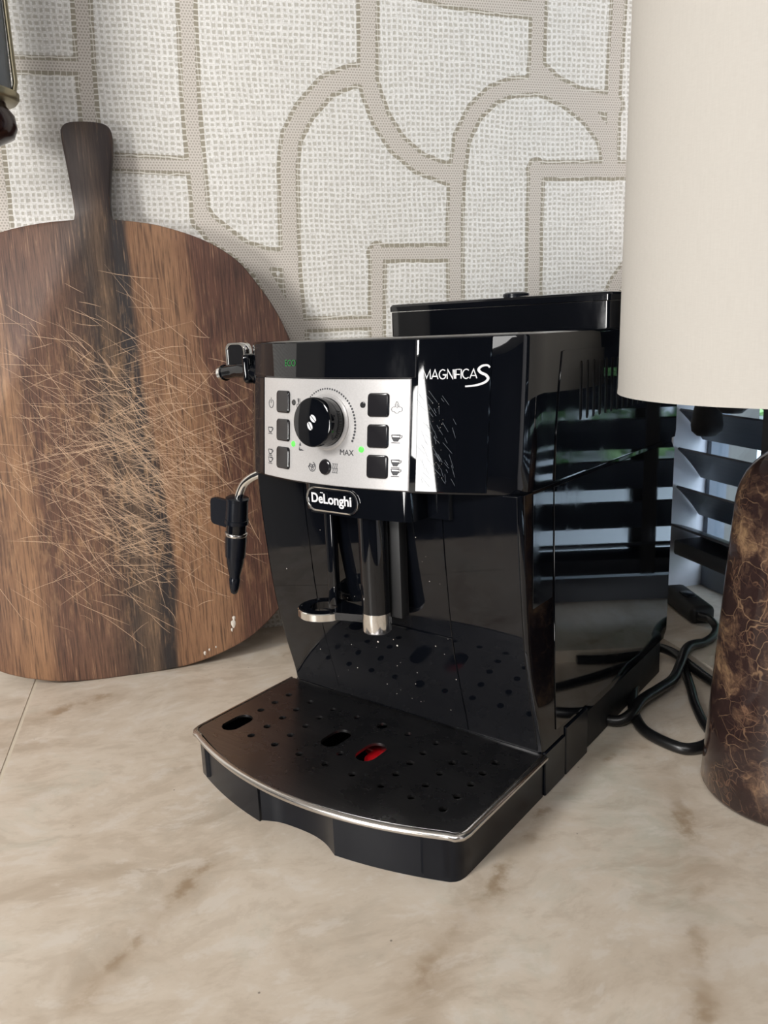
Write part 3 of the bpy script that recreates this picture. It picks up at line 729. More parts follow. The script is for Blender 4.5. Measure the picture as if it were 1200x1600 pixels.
def on(surf, off, depth_scale=1.0, dx=0.0, dz=0.0):
    """map flat XY artwork onto a surface"""
    return lambda x, y, z: (x+dx, surf(x+dx, y+dz)-off-z*depth_scale, y+dz)

link('control_panel', patch(-0.0915, 0.0498, 0.2312, 0.3050, 0.0010, S, 70, 20), M['panel'], CM, 30, label='silver control panel with printed icons')
link('display_fascia', patch(-0.1075, 0.0528, 0.3056, 0.3305, 0.0010, S), M['gloss'], CM, 30)
link('left_fascia', patch(-0.1075, -0.0922, 0.2312, 0.3050, 0.0009, S, 6), M['gloss'], CM, 30)
link('right_fascia', patch(0.0542, 0.0995, 0.2312, 0.3305, 0.0010, S, 16), M['gloss'], CM, 30)

PS = 0.0010
def cap_on_panel(name, loop, h, mat, parent=CM, bev=0.0010, surf=S, base=PS):
    """button: outline loop in panel plane extruded h out of the panel"""
    n = len(loop); cx = sum(p[0] for p in loop)/n; cz = sum(p[1] for p in loop)/n
    def ring(k, o):
        s = 1-k/max(abs(loop[0][0]-cx), 1e-4); return [(cx+(x-cx)*s, surf(x, z)-base-o, cz+(z-cz)*s) for x, z in loop]
    return link(name, loft([ring(0, -0.0015), ring(0, h-bev), ring(bev*0.35, h-bev*0.3), ring(bev, h)]), mat, parent, 12)
for z in (0.2880, 0.2673, 0.2468):
    cap_on_panel('button', rrect(-0.0640, z, 0.0082, 0.0081, 0.0024), 0.0016, M['button'])
    cap_on_panel('button', rrect(0.0270, z, 0.0080, 0.0079, 0.0022), 0.0016, M['button'])
cap_on_panel('round_button', circle(-0.0174, 0.2440, 0.0056, 24), 0.0016, M['button'])
for x, z, on_ in ((-0.0513, 0.2880, 0), (-0.0517, 0.2580, 1), (0.0147, 0.2880, 0), (0.0140, 0.2579, 1)):
    o = cap_on_panel('indicator_light', circle(x, z, 0.0021, 14), 0.0008, M['led_on' if on_ else 'led_off'], bev=0.0005)
    if on_: o['label'] = 'lit green indicator light'

# rotary knob on its pale ring
kx, kz = -0.0165, 0.2755
ky = S(kx, kz)-PS
ang = Vector((-0.004, 1, -0.10)).normalized()
q_ = Vector((0, 0, 1)).rotation_difference(-ang)
def knob_part(name, prof, mat, parent, n=48, smooth=35):
    me = lathe_geo(prof, n)
    me.transform(q_.to_matrix().to_4x4()); me.transform(Matrix.Translation((kx, ky, kz)))
    return link(name, me, mat, parent, smooth)
knob = knob_part('coffee_dial', [(0.0, -0.002), (0.0166, -0.002), (0.0168, 0.003), (0.0172, 0.0148), (0.0168, 0.0158), (0.0160, 0.0162), (0.0, 0.0162)], M['gloss'], CM)
knob_part('dial_ring', [(0.0168, -0.002), (0.0200, -0.002), (0.0198, 0.0008), (0.0188, 0.0016), (0.0172, 0.0016), (0.0168, 0.0012), (0.0168, -0.002)], M['panel'], CM)
def knob_art(me, out):
    me.transform(Matrix.Rotation(PI/2, 4, 'X')); me.transform(Matrix.Translation((kx, 0, kz)))
    for v in me.vertices:
        dy = v.co.y; v.co.y = ky-out+dy + 0.10*(v.co.z-kz)*1.0 + 0.0
        v.co.x -= 0.0; v.co.z += 0.10*out*0.0
    return me
def bean(cx, cy, a):
    L, W = 0.0030, 0.0021; c, s = math.cos(a), math.sin(a); out = []
    for sgn in (1, -1):
        pts = [(L*math.cos(t), sgn*(0.00028+(W-0.00028)*math.sin(t))) for t in np.linspace(0, PI, 12)]
        out.append([(cx+x*c-y*s, cy+x*s+y*c) for x, y in pts])
    return out
zoff = 0.0021*0
for (bx, bz, ba) in ((0.0016, 0.0026, -0.75), (-0.0012, -0.0026, -0.75-0.25)):
    loops = bean(bx, bz, ba)
    mbk = MB()
    for L in loops:
        m0 = plate_geo([L], 0.0002); mbk.add([v.co[:] for v in m0.vertices], [tuple(p.vertices) for p in m0.polygons])
    me = mbk.mesh(False); me.transform(Matrix.Translation((0, 0, 0.01635))); me.transform(q_.to_matrix().to_4x4()); 
    me.transform(Matrix.Translation((kx, ky, kz)))
    link('bean_emblem', me, M['print_white'], knob)
# ridges on the side of the dial
mb = MB()
for k in range(13):
    a = math.radians(-38+k*5.5); p = Vector((0.01685*math.cos(a), 0.01685*math.sin(a), 0.006))
    t_ = tube_geo([(p.x, p.y, 0.0045), (p.x, p.y, 0.0075)], 0.0007, 6); mb.add([v.co[:] for v in t_.vertices], [tuple(f.vertices) for f in t_.polygons])
me = mb.mesh(False); me.transform(q_.to_matrix().to_4x4()); me.transform(Matrix.Translation((kx, ky, kz)))
o = link('grip_ridges', me, M['matte'], knob)

# printed dots round the dial
mb = MB()
for k in range(34):
    a = math.radians(146-k*5.15); r = 0.00055+0.00040*k/33
    pts = circle(kx+0.0252*math.cos(a), kz-0.0020+0.0250*math.sin(a), r, 8)
    mb.add([(x, z, 0) for x, z in pts]+[(x, z, 0.0001) for x, z in pts], [tuple(range(8, 16))]+[(i, (i+1) % 8, 8+(i+1) % 8, 8+i) for i in range(8)])
link('dial_scale_dots', warp(mb.mesh(False), on(S, PS+0.0001)), M['print_dark'], CM)
link('max_lettering', warp(text_geo('MAX', 0.0056), on(S, PS+0.0001, 1, 0.0017, 0.2550)), M['print_dark'], CM)
link('eco_lettering', warp(text_geo('ECO', 0.0066), on(S, PS+0.0001, 1, -0.0558, 0.3158)), M['print_green'], CM, label='small green ECO lettering')

def arc(cx, cy, r, a0, a1, n=12, ry=None): return [(cx+r*math.cos(math.radians(a0+(a1-a0)*k/n)), cy+(ry or r)*math.sin(math.radians(a0+(a1-a0)*k/n))) for k in range(n+1)]
def cup(cx, cy, s, filled, flip=1):
    f = lambda pts: [(cx+flip*x*s, cy+y*s) for x, y in pts]
    lines = [f([(-1, .7), (-.85, 0), (-.45, -.6), (.45, -.6), (.85, 0), (1, .7), (-1, .7)]), f([(1, .55), (1.45, .6), (1.4, .25), (.85, -.1)]), f([(-1.0, -.95), (1.0, -.95)])]
    fill = f([(-.88, .25), (-.8, -.05), (-.42, -.6), (.42, -.6), (.8, -.05), (.88, .25)]) if filled else f([(-.55, -.35), (-.3, -.62), (.3, -.62), (.55, -.35)])
    return lines, fill
def icon(lines, fills=(), w=0.00046):
    me = stroke_geo(lines, w, 0.00012); mb = MB(); mb.add([v.co[:] for v in me.vertices], [tuple(p.vertices) for p in me.polygons])
    for L in fills:
        m0 = plate_geo([L], 0.0001); mb.add([(v.co.x, v.co.y, v.co.z+0.00006) for v in m0.vertices], [tuple(p.vertices) for p in m0.polygons])
    return warp(mb.mesh(False), on(S, PS+0.00012))
l1, f1 = cup(0.0402, 0.2662, 0.0031, True)
link('cup_icon', icon(l1, [f1]), M['print_dark'], CM)
for z in (0.2497, 0.2437):
    l1, f1 = cup(0.0402, z, 0.0030, True); link('cup_icon', icon(l1, [f1]), M['print_dark'], CM)
for z in (0.2660,):
    l1, f1 = cup(-0.0822, z, 0.0029, False); link('cup_icon', icon(l1, [f1]), M['print_dark'], CM)
for z in (0.2494, 0.2434):
    l1, f1 = cup(-0.0822, z, 0.0028, False); link('cup_icon', icon(l1, [f1]), M['print_dark'], CM)
link('power_icon', icon([arc(-0.0808, 0.2860, 0.0032, 120, 420), [(-0.0808, 0.2905), (-0.0808, 0.2862)]]), M['print_dark'], CM)
link('steam_icon', icon([[(0.0403, 0.2905), (0.0393, 0.2885), (0.0393, 0.2868)]+arc(0.0382, 0.2853, 0.0016, 90, 250, 8)+arc(0.0405, 0.2845, 0.0018, 200, 340, 8)+arc(0.0428, 0.2853, 0.0016, -70, 90, 8)+[(0.0417, 0.2868), (0.0417, 0.2885), (0.0407, 0.2905)], [(0.0405, 0.289), (0.0405, 0.286)]], w=0.0003), M['print_dark'], CM)
link('temperature_icon', icon([arc(-0.0463, 0.2855, 0.0016, 60, 420)+[(-0.0469, 0.291), (-0.0457, 0.291), (-0.0457, 0.287)]]+[[(-0.0452, z), (-0.0435, z)] for z in (0.2885, 0.2895, 0.2905)], w=0.0003), M['print_dark'], CM)
link('drop_icon', icon([[(-0.0448, 0.2565), (-0.0440, 0.2545), (-0.0400, 0.2540)]+arc(-0.0435, 0.2556, 0.0018, 200, 340, 6)], [[(-0.0450, 0.2572), (-0.0437, 0.2598), (-0.0426, 0.2572)]]), M['print_dark'], CM)
link('rinse_icon', icon([arc(-0.0305, 0.2432, 0.0033, 130, 440, 20), arc(-0.0318, 0.2440, 0.0010, 0, 360, 10), arc(-0.0292, 0.2440, 0.0010, 0, 360, 10), arc(-0.0305, 0.2418, 0.0010, 0, 360, 10), [(-0.0335, 0.2420), (-0.0345, 0.2432), (-0.0328, 0.2438)]]), M['print_dark'], CM)
link('descale_icon', icon([[(x-.0003, 0.2408), (x+.0003, 0.2425), (x-.0003, 0.2442), (x+.0003, 0.2465)] for x in (-0.0102, -0.0084, -0.0066)]+[[(-0.0110, 0.2405), (-0.0058, 0.2405)], [(-0.0110, 0.2468), (-0.0058, 0.2468)], [(-0.0110, 0.2436), (-0.0058, 0.2436)]], w=0.0003), M['print_dark'], CM)

# model lettering on the right fascia: thin geometric capitals and a brush S
def letters():
    h = 0.0058; L = {
     'M': (1.15, [[(0, 0), (.10, 1), (.575, .12), (1.05, 1), (1.15, 0)]]), 'A': (.95, [[(0, 0), (.475, 1), (.95, 0)], [(.18, .30), (.77, .30)]]),
     'G': (1.0, [arc(.5, .5, .5, 50, 350, 14)+[(.5, .45)]]), 'N': (.80, [[(0, 0), (0, 1), (.8, 0), (.8, 1)]]), 'I': (.06, [[(.03, 0), (.03, 1)]]),
     'F': (.55, [[(0, 0), (0, 1), (.62, 1)], [(-.15, .45), (.55, .45)]]), 'C': (.85, [arc(.5, .5, .5, 48, 312, 14)])}
    x = 0.0; out = []
    for ch in 'MAGNIFICA':
        w, st = L[ch]; out += [[(x+a*h*.80, b*h) for a, b in s_] for s_ in st]; x += (w*.80+.13)*h
    k = 0.0345/x
    return [[(a*k+0.0578, b+0.3047) for a, b in s_] for s_ in out]
link('model_lettering', warp(stroke_geo(letters(), 0.00062, 0.0002), on(S, PS+0.0001)), M['print_white'], CM, label='thin white capital lettering')
sp = spline([(0.0990, 0.3112, 0), (0.0975, 0.3126, 0), (0.0945, 0.3123, 0), (0.0925, 0.3103, 0), (0.0938, 0.3082, 0), (0.0968, 0.3066, 0), (0.0982, 0.3044, 0), (0.0966, 0.3022, 0), (0.0925, 0.3006, 0), (0.0880, 0.2999, 0), (0.0848, 0.2997, 0)], 5)
ws = [0.0010+0.0006*math.sin(PI*min(1, i/(len(sp)-1)*1.05)) for i in range(len(sp))]
link('model_letter_s', warp(stroke_geo([[(p.x, p.y) for p in sp]], ws, 0.0002), on(S, PS+0.0001)), M['print_white'], CM, label='large white brush letter S')

# ---------------- column under the head
CZS = [(0.034, 0.0090), (0.08, -0.0025), (0.12, -0.0115), (0.16, -0.0165), (0.20, -0.0200), (0.2300, -0.0215)]
def cyz(z):
    z = min(max(z, 0.034), 0.23)
    P = [Vector((0, a, b)) for a, b in CZS]
    for i in range(len(CZS)-1):
        if z <= CZS[i+1][0]+1e-9:
            t = (z-CZS[i][0])/(CZS[i+1][0]-CZS[i][0]); p0 = CZS[max(i-1, 0)][1]; p1 = CZS[i][1]; p2 = CZS[i+1][1]; p3 = CZS[min(i+2, len(CZS)-1)][1]
            return 0.5*(2*p1+(p2-p0)*t+(2*p0-5*p1+4*p2-p3)*t*t+(3*p1-p0-3*p2+p3)*t**3)
CS = lambda x, z: cyz(z)
rings = []
for z in np.linspace(0.034, 0.2300, 30):
    y = cyz(z); xl, xr, r = -0.1195, 0.1222, 0.0035
    ring = [(xl, y+r, z), (xl+0.001, y+0.0010, z), (xl+r, y, z), (xr-r, y, z), (xr-0.001, y+0.0010, z), (xr, y+r, z), (xr, 0.272, z), (xr-0.008, 0.279, z), (xl+0.008, 0.279, z), (xl, 0.272, z)]
    rings.append(ring)
link('body_shell', loft(rings), M['gloss'], CM, 30)
link('left_column_panel', patch(-0.1160, -0.0676, 0.0365, 0.2292, 0.0008, CS, 3, 26, bev=0.0003), M['gloss'], CM, 30)
link('right_column_panel', patch(0.0614, 0.1188, 0.0365, 0.2292, 0.0008, CS, 3, 26, bev=0.0003), M['gloss'], CM, 30)
link('service_door', patch(-0.0670, 0.0608, 0.1190, 0.2292, 0.0008, CS, 3, 18, bev=0.0003), M['gloss'], CM, 30)
link('lower_door', patch(-0.0670, 0.0608, 0.0365, 0.1178, 0.0012, CS, 3, 14, bev=0.0004), M['gloss'], CM, 30)

# side panels
def side_plate(name, pts, mat, off=0.0006, holes=(), th=0.0012, bev=0.0003):
    me = plate_geo([pts]+list(holes), th)
    for v in me.vertices: y, z, d = v.co; v.co = Vector((XR+off-th/2+d, y, z))
    bm = bmesh.new(); bm.from_mesh(me); bmesh.ops.recalc_face_normals(bm, faces=bm.faces); bm.to_mesh(me); bm.free()
    return link(name, me, mat, CM)
side_plate('water_tank_side', [(0.0300, 0.045), (0.0275, 0.0900), (0.0235, 0.2283), (0.2700, 0.2262), (0.2780, 0.2180), (0.2760, 0.0420), (0.2660, 0.0350)], M['gloss'])
box_obj('side_pillar_panel', XR-0.001, XR+0.0004, -0.0075, 0.0222, 0.150, 0.2288, M['gloss'], CM, 0.0002, 1)
slots = [stadium(0.0640+0.0114*k, 0.2900, 0.0026, 0.0208, 6) for k in range(12)]
side_plate('vent_panel', [(0.0345, 0.3185), (0.0300, 0.2960), (0.0260, 0.2700), (0.0238, 0.2325), (0.2765, 0.2305), (0.2790, 0.2360), (0.2790, 0.3120), (0.2700, 0.3165), (0.0380, 0.3190)], M['gloss'], 0.0009, slots, 0.0014)
box_obj('vent_backing', XR-0.0005, XR+0.0001, 0.058, 0.200, 0.266, 0.3135, M['matte'], CM)

# base
link('base_front', bevelled(MB().box(-0.1215, 0.1238, 0.0110, 0.0446, 0.0, 0.0345).mesh(), 0.0008, 1), M['satin'], CM, 30)
link('base_foot', bevelled(MB().box(-0.1215, 0.1240, 0.0456, 0.0860, 0.0, 0.0400).mesh(), 0.0008, 1), M['satin'], CM, 30)
link('base_skirt', bevelled(MB().box(-0.1160, 0.1212, 0.0850, 0.2660, 0.0, 0.0352).mesh(), 0.001, 1), M['matte'], CM, 30)

# hopper on top
def lid_outline(z, ins=0.0):
    x0, x1, y0, y1 = -0.1040+ins, 0.1165-ins, 0.1480+ins, 0.2800-ins; r = 0.009
    pts = []
    for cx, cy, a0 in ((x1-r, y1-r, 0), (x0+r, y1-r, 90), (x0+0.003, y0+0.003, 180), (x1-r, y0+r, 270)):
        rr = r if not (cx < 0 and cy < 0.2) else 0.003
        for k in range(7): t = math.radians(a0+15*k); pts.append((cx+rr*math.cos(t), cy+rr*math.sin(t)))
    for i in range(len(pts)):
        pass
    bow = lambda x, y: -0.006*(1-((x-0.006)/0.11)**2) if y < 0.2 else 0
    return [(x, y+bow(x, y), z) for x, y in pts]
hop = link('hopper', loft([lid_outline(ZT-0.002, 0.001), lid_outline(0.3520, 0.001)]), M['gloss'], CM, 35)
def crown(z): return [(x, y, z+0.0032*max(0, 1-((x-0.006)/0.112)**2)) for x, y, _ in lid_outline(z)]
def crowni(z, i): return [(x, y, z+0.0032*max(0, 1-((x-0.006)/0.112)**2)) for x, y, _ in lid_outline(z, i)]
link('hopper_lid', loft([crown(0.3522), crown(0.3566), crowni(0.3584, 0.0015), crowni(0.3590, 0.012)]), M['gloss'], CM, 35)
link('lid_knob', lathe_geo([(0.0, 0.358), (0.012, 0.3590), (0.0115, 0.3632), (0.009, 0.3645), (0.0, 0.365)], 24, (0.006, 0.190)), M['satin'], CM, 50)

# ---------------- spout housing, logo, spout
HZ0 = 0.2095
def hs(x, z=0.22): return S(x, 0.2295)+0.0004
def housing_outline(z):
    pts = [(-0.0480, -0.0240), (-0.0480, -0.0325), (-0.0465, -0.0405), (-0.0440, -0.0425), (-0.0400, -0.0430), (-0.0375, -0.0415), (-0.0365, hs(-0.0365)+0.0035), (-0.0345, hs(-0.0345))]
    pts += [(x, hs(x)) for x in np.linspace(-0.030, 0.047, 18)]
    pts += [(0.0500, hs(0.050)+0.0008), (0.0515, hs(0.05)+0.004), (0.0520, -0.026), (0.0690, -0.0255), (0.0700, -0.0240), (0.0700, -0.0150), (-0.0480, -0.0150)]
    return [(x, y, z) for x, y in pts]
link('spout_housing', loft([housing_outline(HZ0), housing_outline(0.2315)]), M['gloss'], CM, 35)
lx, lz = -0.0130, 0.2213
LS = lambda x, z: hs(x)-0.0002
logo = link('brand_badge', warp(plate_geo([stadium(lx, lz-0.0012, 0.0235, 0.0082)], 0.0010), lambda x, y, z: (x, LS(x, y)-0.0004-z, y)), M['gloss'], CM)
link('badge_ring', warp(plate_geo([stadium(lx, lz-0.0012, 0.0242, 0.0089), stadium(lx, lz-0.0012, 0.0230, 0.0077)], 0.0016), lambda x, y, z: (x, LS(x, y)-0.0008-z, y)), M['chrome'], logo, label='chrome oval ring')
tx = text_geo('DeLonghi', 0.0096, 0.00022, 0.0002, 0.98)
xs_ = [v.co.x for v in tx.vertices]; sc_ = 0.0375/(max(xs_)-min(xs_)); xm = (max(xs_)+min(xs_))/2
for v in tx.vertices: v.co.x = (v.co.x-xm)*sc_; v.co.y *= 1.02
link('brand_lettering', warp(tx, on(LS, 0.0012, 1, lx, lz-0.0006)), M['print_white'], logo, label='white bold brand lettering')
mac = stroke_geo([[(-0.0096, 0.0050), (-0.0068, 0.0050)]], 0.0006)
link('brand_lettering', warp(mac, on(LS, 0.0012, 1, lx, lz-0.0010)), M['print_white'], logo)

link('coffee_spout', lathe_geo([(0.0, 0.1355), (0.0102, 0.1355), (0.0108, 0.1375), (0.0112, 0.205), (0.0112, 0.2110), (0.0, 0.2110)], 40, (0.0105, -0.0345)), M['gloss'], CM, 50)
link('spout_tip', lathe_geo([(0.0080, 0.1225), (0.0103, 0.1215), (0.0108, 0.1225), (0.0108, 0.1365), (0.0080, 0.1365)], 40, (0.0105, -0.0345)), M['chrome'], CM, 50, label='chrome spout end')
box_obj('spout_rail', -0.0410, -0.0325, -0.0300, -0.0230, 0.130, 0.2110, M['gloss'], CM, 0.0018, 3)
box_obj('spout_dark_block', 0.0180, 0.0300, -0.0300, -0.0200, 0.132, 0.2110, M['matte'], CM, 0.0015, 2)  # matte dark block right of the spout tube
rx, ry = -0.0385, -0.0375
def ring_prof(ri, ro, z0_, z1_, b=0.0006): return [(ri, z0_), (ro-b, z0_), (ro, z0_+b), (ro, z1_-b), (ro-b, z1_), (ri, z1_), (ri, z0_)]
def ring_mesh(prof, n, c):
    rings = [[(c[0]+r*math.cos(2*PI*k/n), c[1]+r*math.sin(2*PI*k/n), z) for k in range(n)] for r, z in prof]
    return loft(rings, False)
link('nozzle_ring', ring_mesh(ring_prof(0.0178, 0.0200, 0.1262, 0.1325), 48, (rx, ry)), M['chrome'], CM, 40, label='chrome nozzle ring')
link('ring_insert', ring_mesh(ring_prof(0.0105, 0.0178, 0.1268, 0.1322), 48, (rx, ry)), M['gloss'], CM, 40)
br = prism([(rx+0.010, -0.0250), (rx+0.0165, -0.0465), (0.0020, -0.0385), (0.0020, -0.0260), (rx+0.002, -0.0205), (rx-0.008, -0.0215), (rx-0.004, -0.0245)][::-1], 0.1272, 0.1330)
link('spout_bridge', br, M['gloss'], CM)

# ---------------- drip tray
tray = None
def tray_front(x, y0=-0.1320, k=1.85): return y0+k*x*x
body = []
xs1 = list(np.linspace(-0.1130, -0.0300, 12)); xs3 = list(np.linspace(0.0400, 0.1160, 12))
sc_pts = [(-0.0297, -0.1255), (-0.0180, -0.1205), (-0.0045, -0.1185), (0.0120, -0.1180), (0.0259, -0.1205), (0.0390, -0.1265)]
fy = lambda x: -0.1290+1.70*x*x
outline = [(-0.1195, 0.0100), (-0.1192, -0.0900), (-0.1187, -0.0975), (-0.1172, -0.1025), (-0.1152, -0.1055)] + [(x, fy(x)) for x in xs1] + [(p.x, p.y) for p in spline([(a, b, 0) for a, b in sc_pts], 4)] + [(x, fy(x)) for x in xs3] + [(0.1188, -0.1038), (0.1206, -0.1010), (0.1216, -0.0965), (0.1218, -0.0900), (0.1222, 0.0100)]
def shell_rings(ol, wall, z0_, z1_, zb_):
    n = len(ol); ins = []
    cx = sum(p[0] for p in ol)/n; cy = sum(p[1] for p in ol)/n
    for x, y in ol:
        ins.append((x+(cx-x)/abs(cx-x)*wall if abs(x-cx) > .1 else x, y+(wall if y < cy else -wall)))
    return loft([[(x, y, z0_) for x, y in ol], [(x, y, z1_) for x, y in ol], [(x, y, z1_) for x, y in ins], [(x, y, zb_) for x, y in ins]])
link('drip_tray', shell_rings(outline, 0.0035, 0.0, 0.0318, 0.004), M['satin'], CM, 28)
# perforated steel grille
rimo = [(-0.1245, 0.0085), (-0.1243, -0.0700), (-0.1238, -0.0990), (-0.1225, -0.1035), (-0.1190, -0.1068)] + [(x, tray_front(x)) for x in np.linspace(-0.1140, 0.1160, 40)] + [(0.1205, -0.1062), (0.1235, -0.1030), (0.1245, -0.0980), (0.1245, 0.0085)]
holes = []
YS = [-0.0198, -0.0365, -0.0530, -0.0703, -0.0875]
for x, ks in ((-0.1015, (0, 1, 2)), (-0.0768, (0, 1, 2, 3, 4)), (-0.0515, (0, 1, 2, 3, 4)), (-0.0264, (0, 4)), (-0.0012, (3, 4)), (0.0240, (0, 4)), (0.0495, (0, 1, 2, 3, 4)), (0.0746, (0, 1, 2, 3, 4)), (0.0996, (0, 1, 2, 3, 4))):
    for k in ks: holes.append(circle(x, YS[k], 0.0030, 14))
holes.append(circle(-0.0007, -0.0199, 0.0046, 18))
for x, y in ((-0.1020, -0.0785), (-0.0185, -0.0545), (0.0165, -0.0560)): holes.append(stadium(x, y, 0.0080, 0.0140, 8))
pl_in = [(-0.1225+0*x if False else x*0.984, y+(0.0 if y > 0 else 0.0017)) for x, y in rimo]
me = plate_geo([pl_in]+holes, 0.0010); me.transform(Matrix.Translation((0, 0, 0.0344)))
link('drip_grille', me, M['steel'], CM, label='perforated dark steel grille')
# pressed lips round the holes
mb = MB()
for h in holes:
    c = Vector((sum(p[0] for p in h)/len(h), sum(p[1] for p in h)/len(h), 0)); n = len(h); vs = []; fs = []
    for (s_, z_) in ((0.0007, 0.03495), (0.0, 0.0350), (-0.0002, 0.0330)):
        for x, y in h: d = (Vector((x, y, 0))-c).normalized(); vs.append((x+d.x*s_, y+d.y*s_, z_))
    for j in range(2): fs += [(j*n+i, j*n+(i+1) % n, (j+1)*n+(i+1) % n, (j+1)*n+i) for i in range(n)]
    mb.add(vs, fs)
o = link('hole_lips', mb.mesh(False), M['steel'], CM, 60); o['kind'] = 'stuff'
rimpath = [(x, y, 0.0338) for x, y in rimo]
def rim_geo():
    pts = [Vector(p) for p in rimpath]; prof = [(0.0008, 0.0016), (-0.0006, 0.0015), (-0.0022, 0.0004), (-0.0026, -0.0010), (-0.0020, -0.0024), (-0.0004, -0.0028), (0.0012, -0.0020)]
    rings = []
    for i, p in enumerate(pts):
        t = (pts[min(i+1, len(pts)-1)]-pts[max(i-1, 0)]).normalized(); nrm = Vector((-t.y, t.x, 0))
        rings.append([p+nrm*a+Vector((0, 0, b)) for a, b in prof])
    return loft(rings)
link('steel_rim', rim_geo(), M['rim'], CM, 50, label='bright polished steel rim')
link('water_float', lathe_geo([(0.0, 0.020), (0.0125, 0.020), (0.0125, 0.0262), (0.010, 0.0275), (0.0, 0.0278)], 24, (0.0190, -0.0480)), M['red'], CM, 40, label='red plastic float under the grille')
box_obj('float_arm', -0.003, 0.016, -0.040, -0.010, 0.020, 0.0250, M['red'], CM, 0.001, 1)

# ---------------- steam tap lever and wand on the left
tube('steam_tap', spline([(-0.113, -0.014, 0.3055), (-0.123, -0.0145, 0.3080), (-0.138, -0.0130, 0.3090), (-0.1580, -0.0120, 0.3070)], 5), [0.0068]*6+[0.0060]*5+[0.0056]*5, M['gloss'], CM, 20)
link('tap_cap', tube_geo([(-0.1570, -0.0120, 0.3072), (-0.1605, -0.0118, 0.3066)], [0.0068, 0.0068], 24), M['chrome'], CM, 40, label='chrome cap of the steam tap')
def lever(hx_, hz_, y0, y1):
    me = plate_geo([rrect(0, 0, hx_, hz_, 0.0055)], y1-y0); me.transform(Matrix.Rotation(PI/2, 4, 'X')); me.transform(Matrix.Translation((-0.1500, (y0+y1)/2, 0.3185))); return me
link('tap_lever', lever(0.0100, 0.0112, -0.0050, 0.0020), M['gloss'], CM)
me = plate_geo([rrect(0, 0, 0.0114, 0.0126, 0.0064), rrect(0, 0, 0.0100, 0.0112, 0.0055)], 0.0085); me.transform(Matrix.Rotation(PI/2, 4, 'X')); me.transform(Matrix.Translation((-0.1500, -0.0015, 0.3185)))
link('lever_trim', me, M['chrome'], CM, label='chrome trim of the tap lever')
link('tap_socket', bevelled(MB().box(-0.1262, -0.1190, -0.0230, -0.0020, 0.2990, 0.3225).mesh(), 0.004, 3), M['gloss'], CM, 40)
wand = [(-0.1130, -0.0150, 0.2310), (-0.1180, -0.0170, 0.2265), (-0.1270, -0.0190, 0.2225), (-0.1360, -0.0200, 0.2165), (-0.1425, -0.0200, 0.2075), (-0.1455, -0.0200, 0.1980)]
tube('steam_pipe', spline(wand, 5), 0.0036, M['chrome'], CM, 16, label='bent chrome steam pipe')
ax0 = Vector((-0.1455, -0.0200, 0.2035)); ax1 = Vector((-0.1597, -0.0200, 0.1163)); axd = (ax1-ax0)
def wpt(t): return ax0+axd*t
def wsec(name, prof, mat, lab=None):
    pts = [wpt(t) for t, r in prof]; return tube(name, pts, [r for t, r in prof], mat, CM, 28, lab)
wsec('wand_grip', [(-0.01, 0.0080), (0.0, 0.0098), (0.02, 0.0098), (0.025, 0.0092), (0.21, 0.0095), (0.215, 0.0102), (0.255, 0.0102), (0.26, 0.0085)], M['satin'])
wsec('wand_sleeve', [(0.25, 0.0086), (0.345, 0.0086)], M['gloss'])
wsec('wand_ring', [(0.345, 0.0092), (0.35, 0.0096), (0.375, 0.0096), (0.38, 0.0092)], M['rim'], 'pale metal ring on the wand')
wsec('froth_nozzle', [(0.378, 0.0090), (0.42, 0.0092), (0.60, 0.0086), (0.605, 0.0078), (0.66, 0.0074), (0.74, 0.0060), (0.80, 0.0048), (0.83, 0.0046), (0.84, 0.0050), (0.93, 0.0042), (0.985, 0.0030), (1.0, 0.0016)], M['satin'])
me = plate_geo([rrect(0, 0, 0.0130, 0.0118, 0.0045)], 0.0048); me.transform(Matrix.Rotation(PI/2, 4, 'X')); me.transform(Matrix.Rotation(0.10, 4, 'Y')); me.transform(Matrix.Translation((-0.1655, -0.0200, 0.1890)))
link('wand_tab', me, M['satin'], CM)

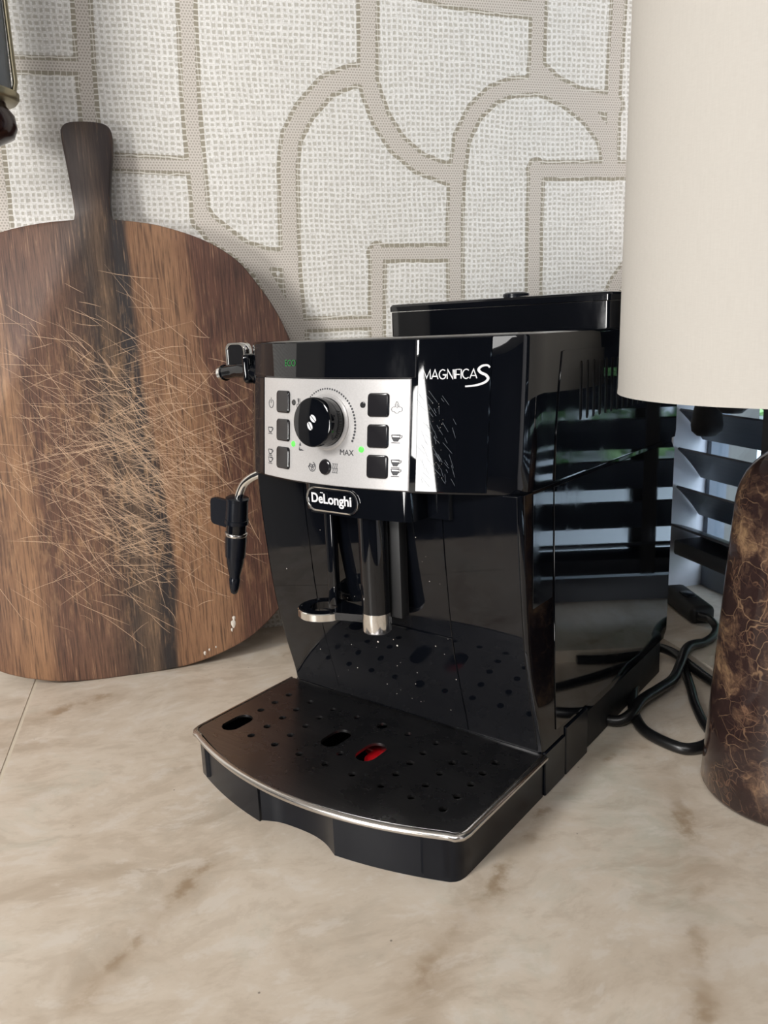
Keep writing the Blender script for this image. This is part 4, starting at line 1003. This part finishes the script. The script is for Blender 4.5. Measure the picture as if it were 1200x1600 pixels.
# power cord of the machine, looped on the worktop behind the lamp
ca, sa = math.cos(0.9082), math.sin(0.9082)
def to_local(p): return (p[0]*ca-p[1]*sa, p[0]*sa+p[1]*ca, p[2])
cord = [(0.2540, -0.0580, 0.005), (0.2400, -0.0690, 0.005), (0.2240, -0.0740, 0.005), (0.2108, -0.0686, 0.005), (0.2012, -0.0389, 0.005), (0.2103, -0.0061, 0.005), (0.2315, 0.0290, 0.006), (0.2663, 0.0737, 0.007),
        (0.2900, 0.0975, 0.009), (0.3040, 0.1010, 0.010), (0.3105, 0.0830, 0.010), (0.3090, 0.0560, 0.009), (0.3095, 0.0200, 0.006), (0.3110, -0.0100, 0.006)]
tube('power_cord', spline([to_local(p) for p in cord], 8), 0.0046, M['rubber'], CM, 12)
cord2 = [(0.1720, 0.0000, 0.0055), (0.1880, -0.0150, 0.0055), (0.2020, -0.0150, 0.0100), (0.2200, -0.0020, 0.0135), (0.2483, 0.0143, 0.0125), (0.2720, 0.0290, 0.0115), (0.2930, 0.0490, 0.0135), (0.3080, 0.0640, 0.0185), (0.3220, 0.0740, 0.0200), (0.3380, 0.0792, 0.0184)]
tube('power_cord', spline([to_local(p) for p in cord2], 8), 0.0046, M['rubber'], CM, 12)

# dust specks and dried splashes
rng = np.random.default_rng(21); mb = MB()
def speck(x, z, r, surf, off):
    n = 5; y = surf(x, z)-off
    mb.add([(x+r*math.cos(2*PI*k/n+x*900), y, z+r*math.sin(2*PI*k/n+x*900)) for k in range(n)]+[(x, y-r*0.3, z)], [(k, (k+1) % n, n) for k in range(n)])
for k in range(46): speck(rng.uniform(-0.112, 0.060), rng.uniform(0.05, 0.205), rng.uniform(0.00015, 0.00050)*(1+(k % 9 == 0)), CS, 0.00125)
for k in range(60): speck(rng.uniform(0.056, 0.072), rng.uniform(0.232, 0.29), rng.uniform(0.0001, 0.00025), S, 0.00102)
o = link('dust_specks', mb.mesh(False), M['flour'], CM); o['kind'] = 'stuff'
# hairline scratches left of the model lettering
sl = []
for k in range(55):
    x = rng.uniform(0.056, 0.080); z = rng.uniform(0.236, 0.296); a = rng.normal(-1.05, 0.18); L = rng.uniform(0.001, 0.005)
    sl.append([(x-L*math.cos(a), z-L*math.sin(a)), (x, z), (x+L*math.cos(a), z+L*math.sin(a))])
sl = [s_ for s_ in sl if all(0.0545 < p[0] < 0.099 and 0.232 < p[1] < 0.330 for p in s_)]
o = link('fine_scratches', warp(stroke_geo(sl, 0.00010, 0.00004), on(S, PS+0.00003)), M['frame'], CM); o['kind'] = 'stuff'
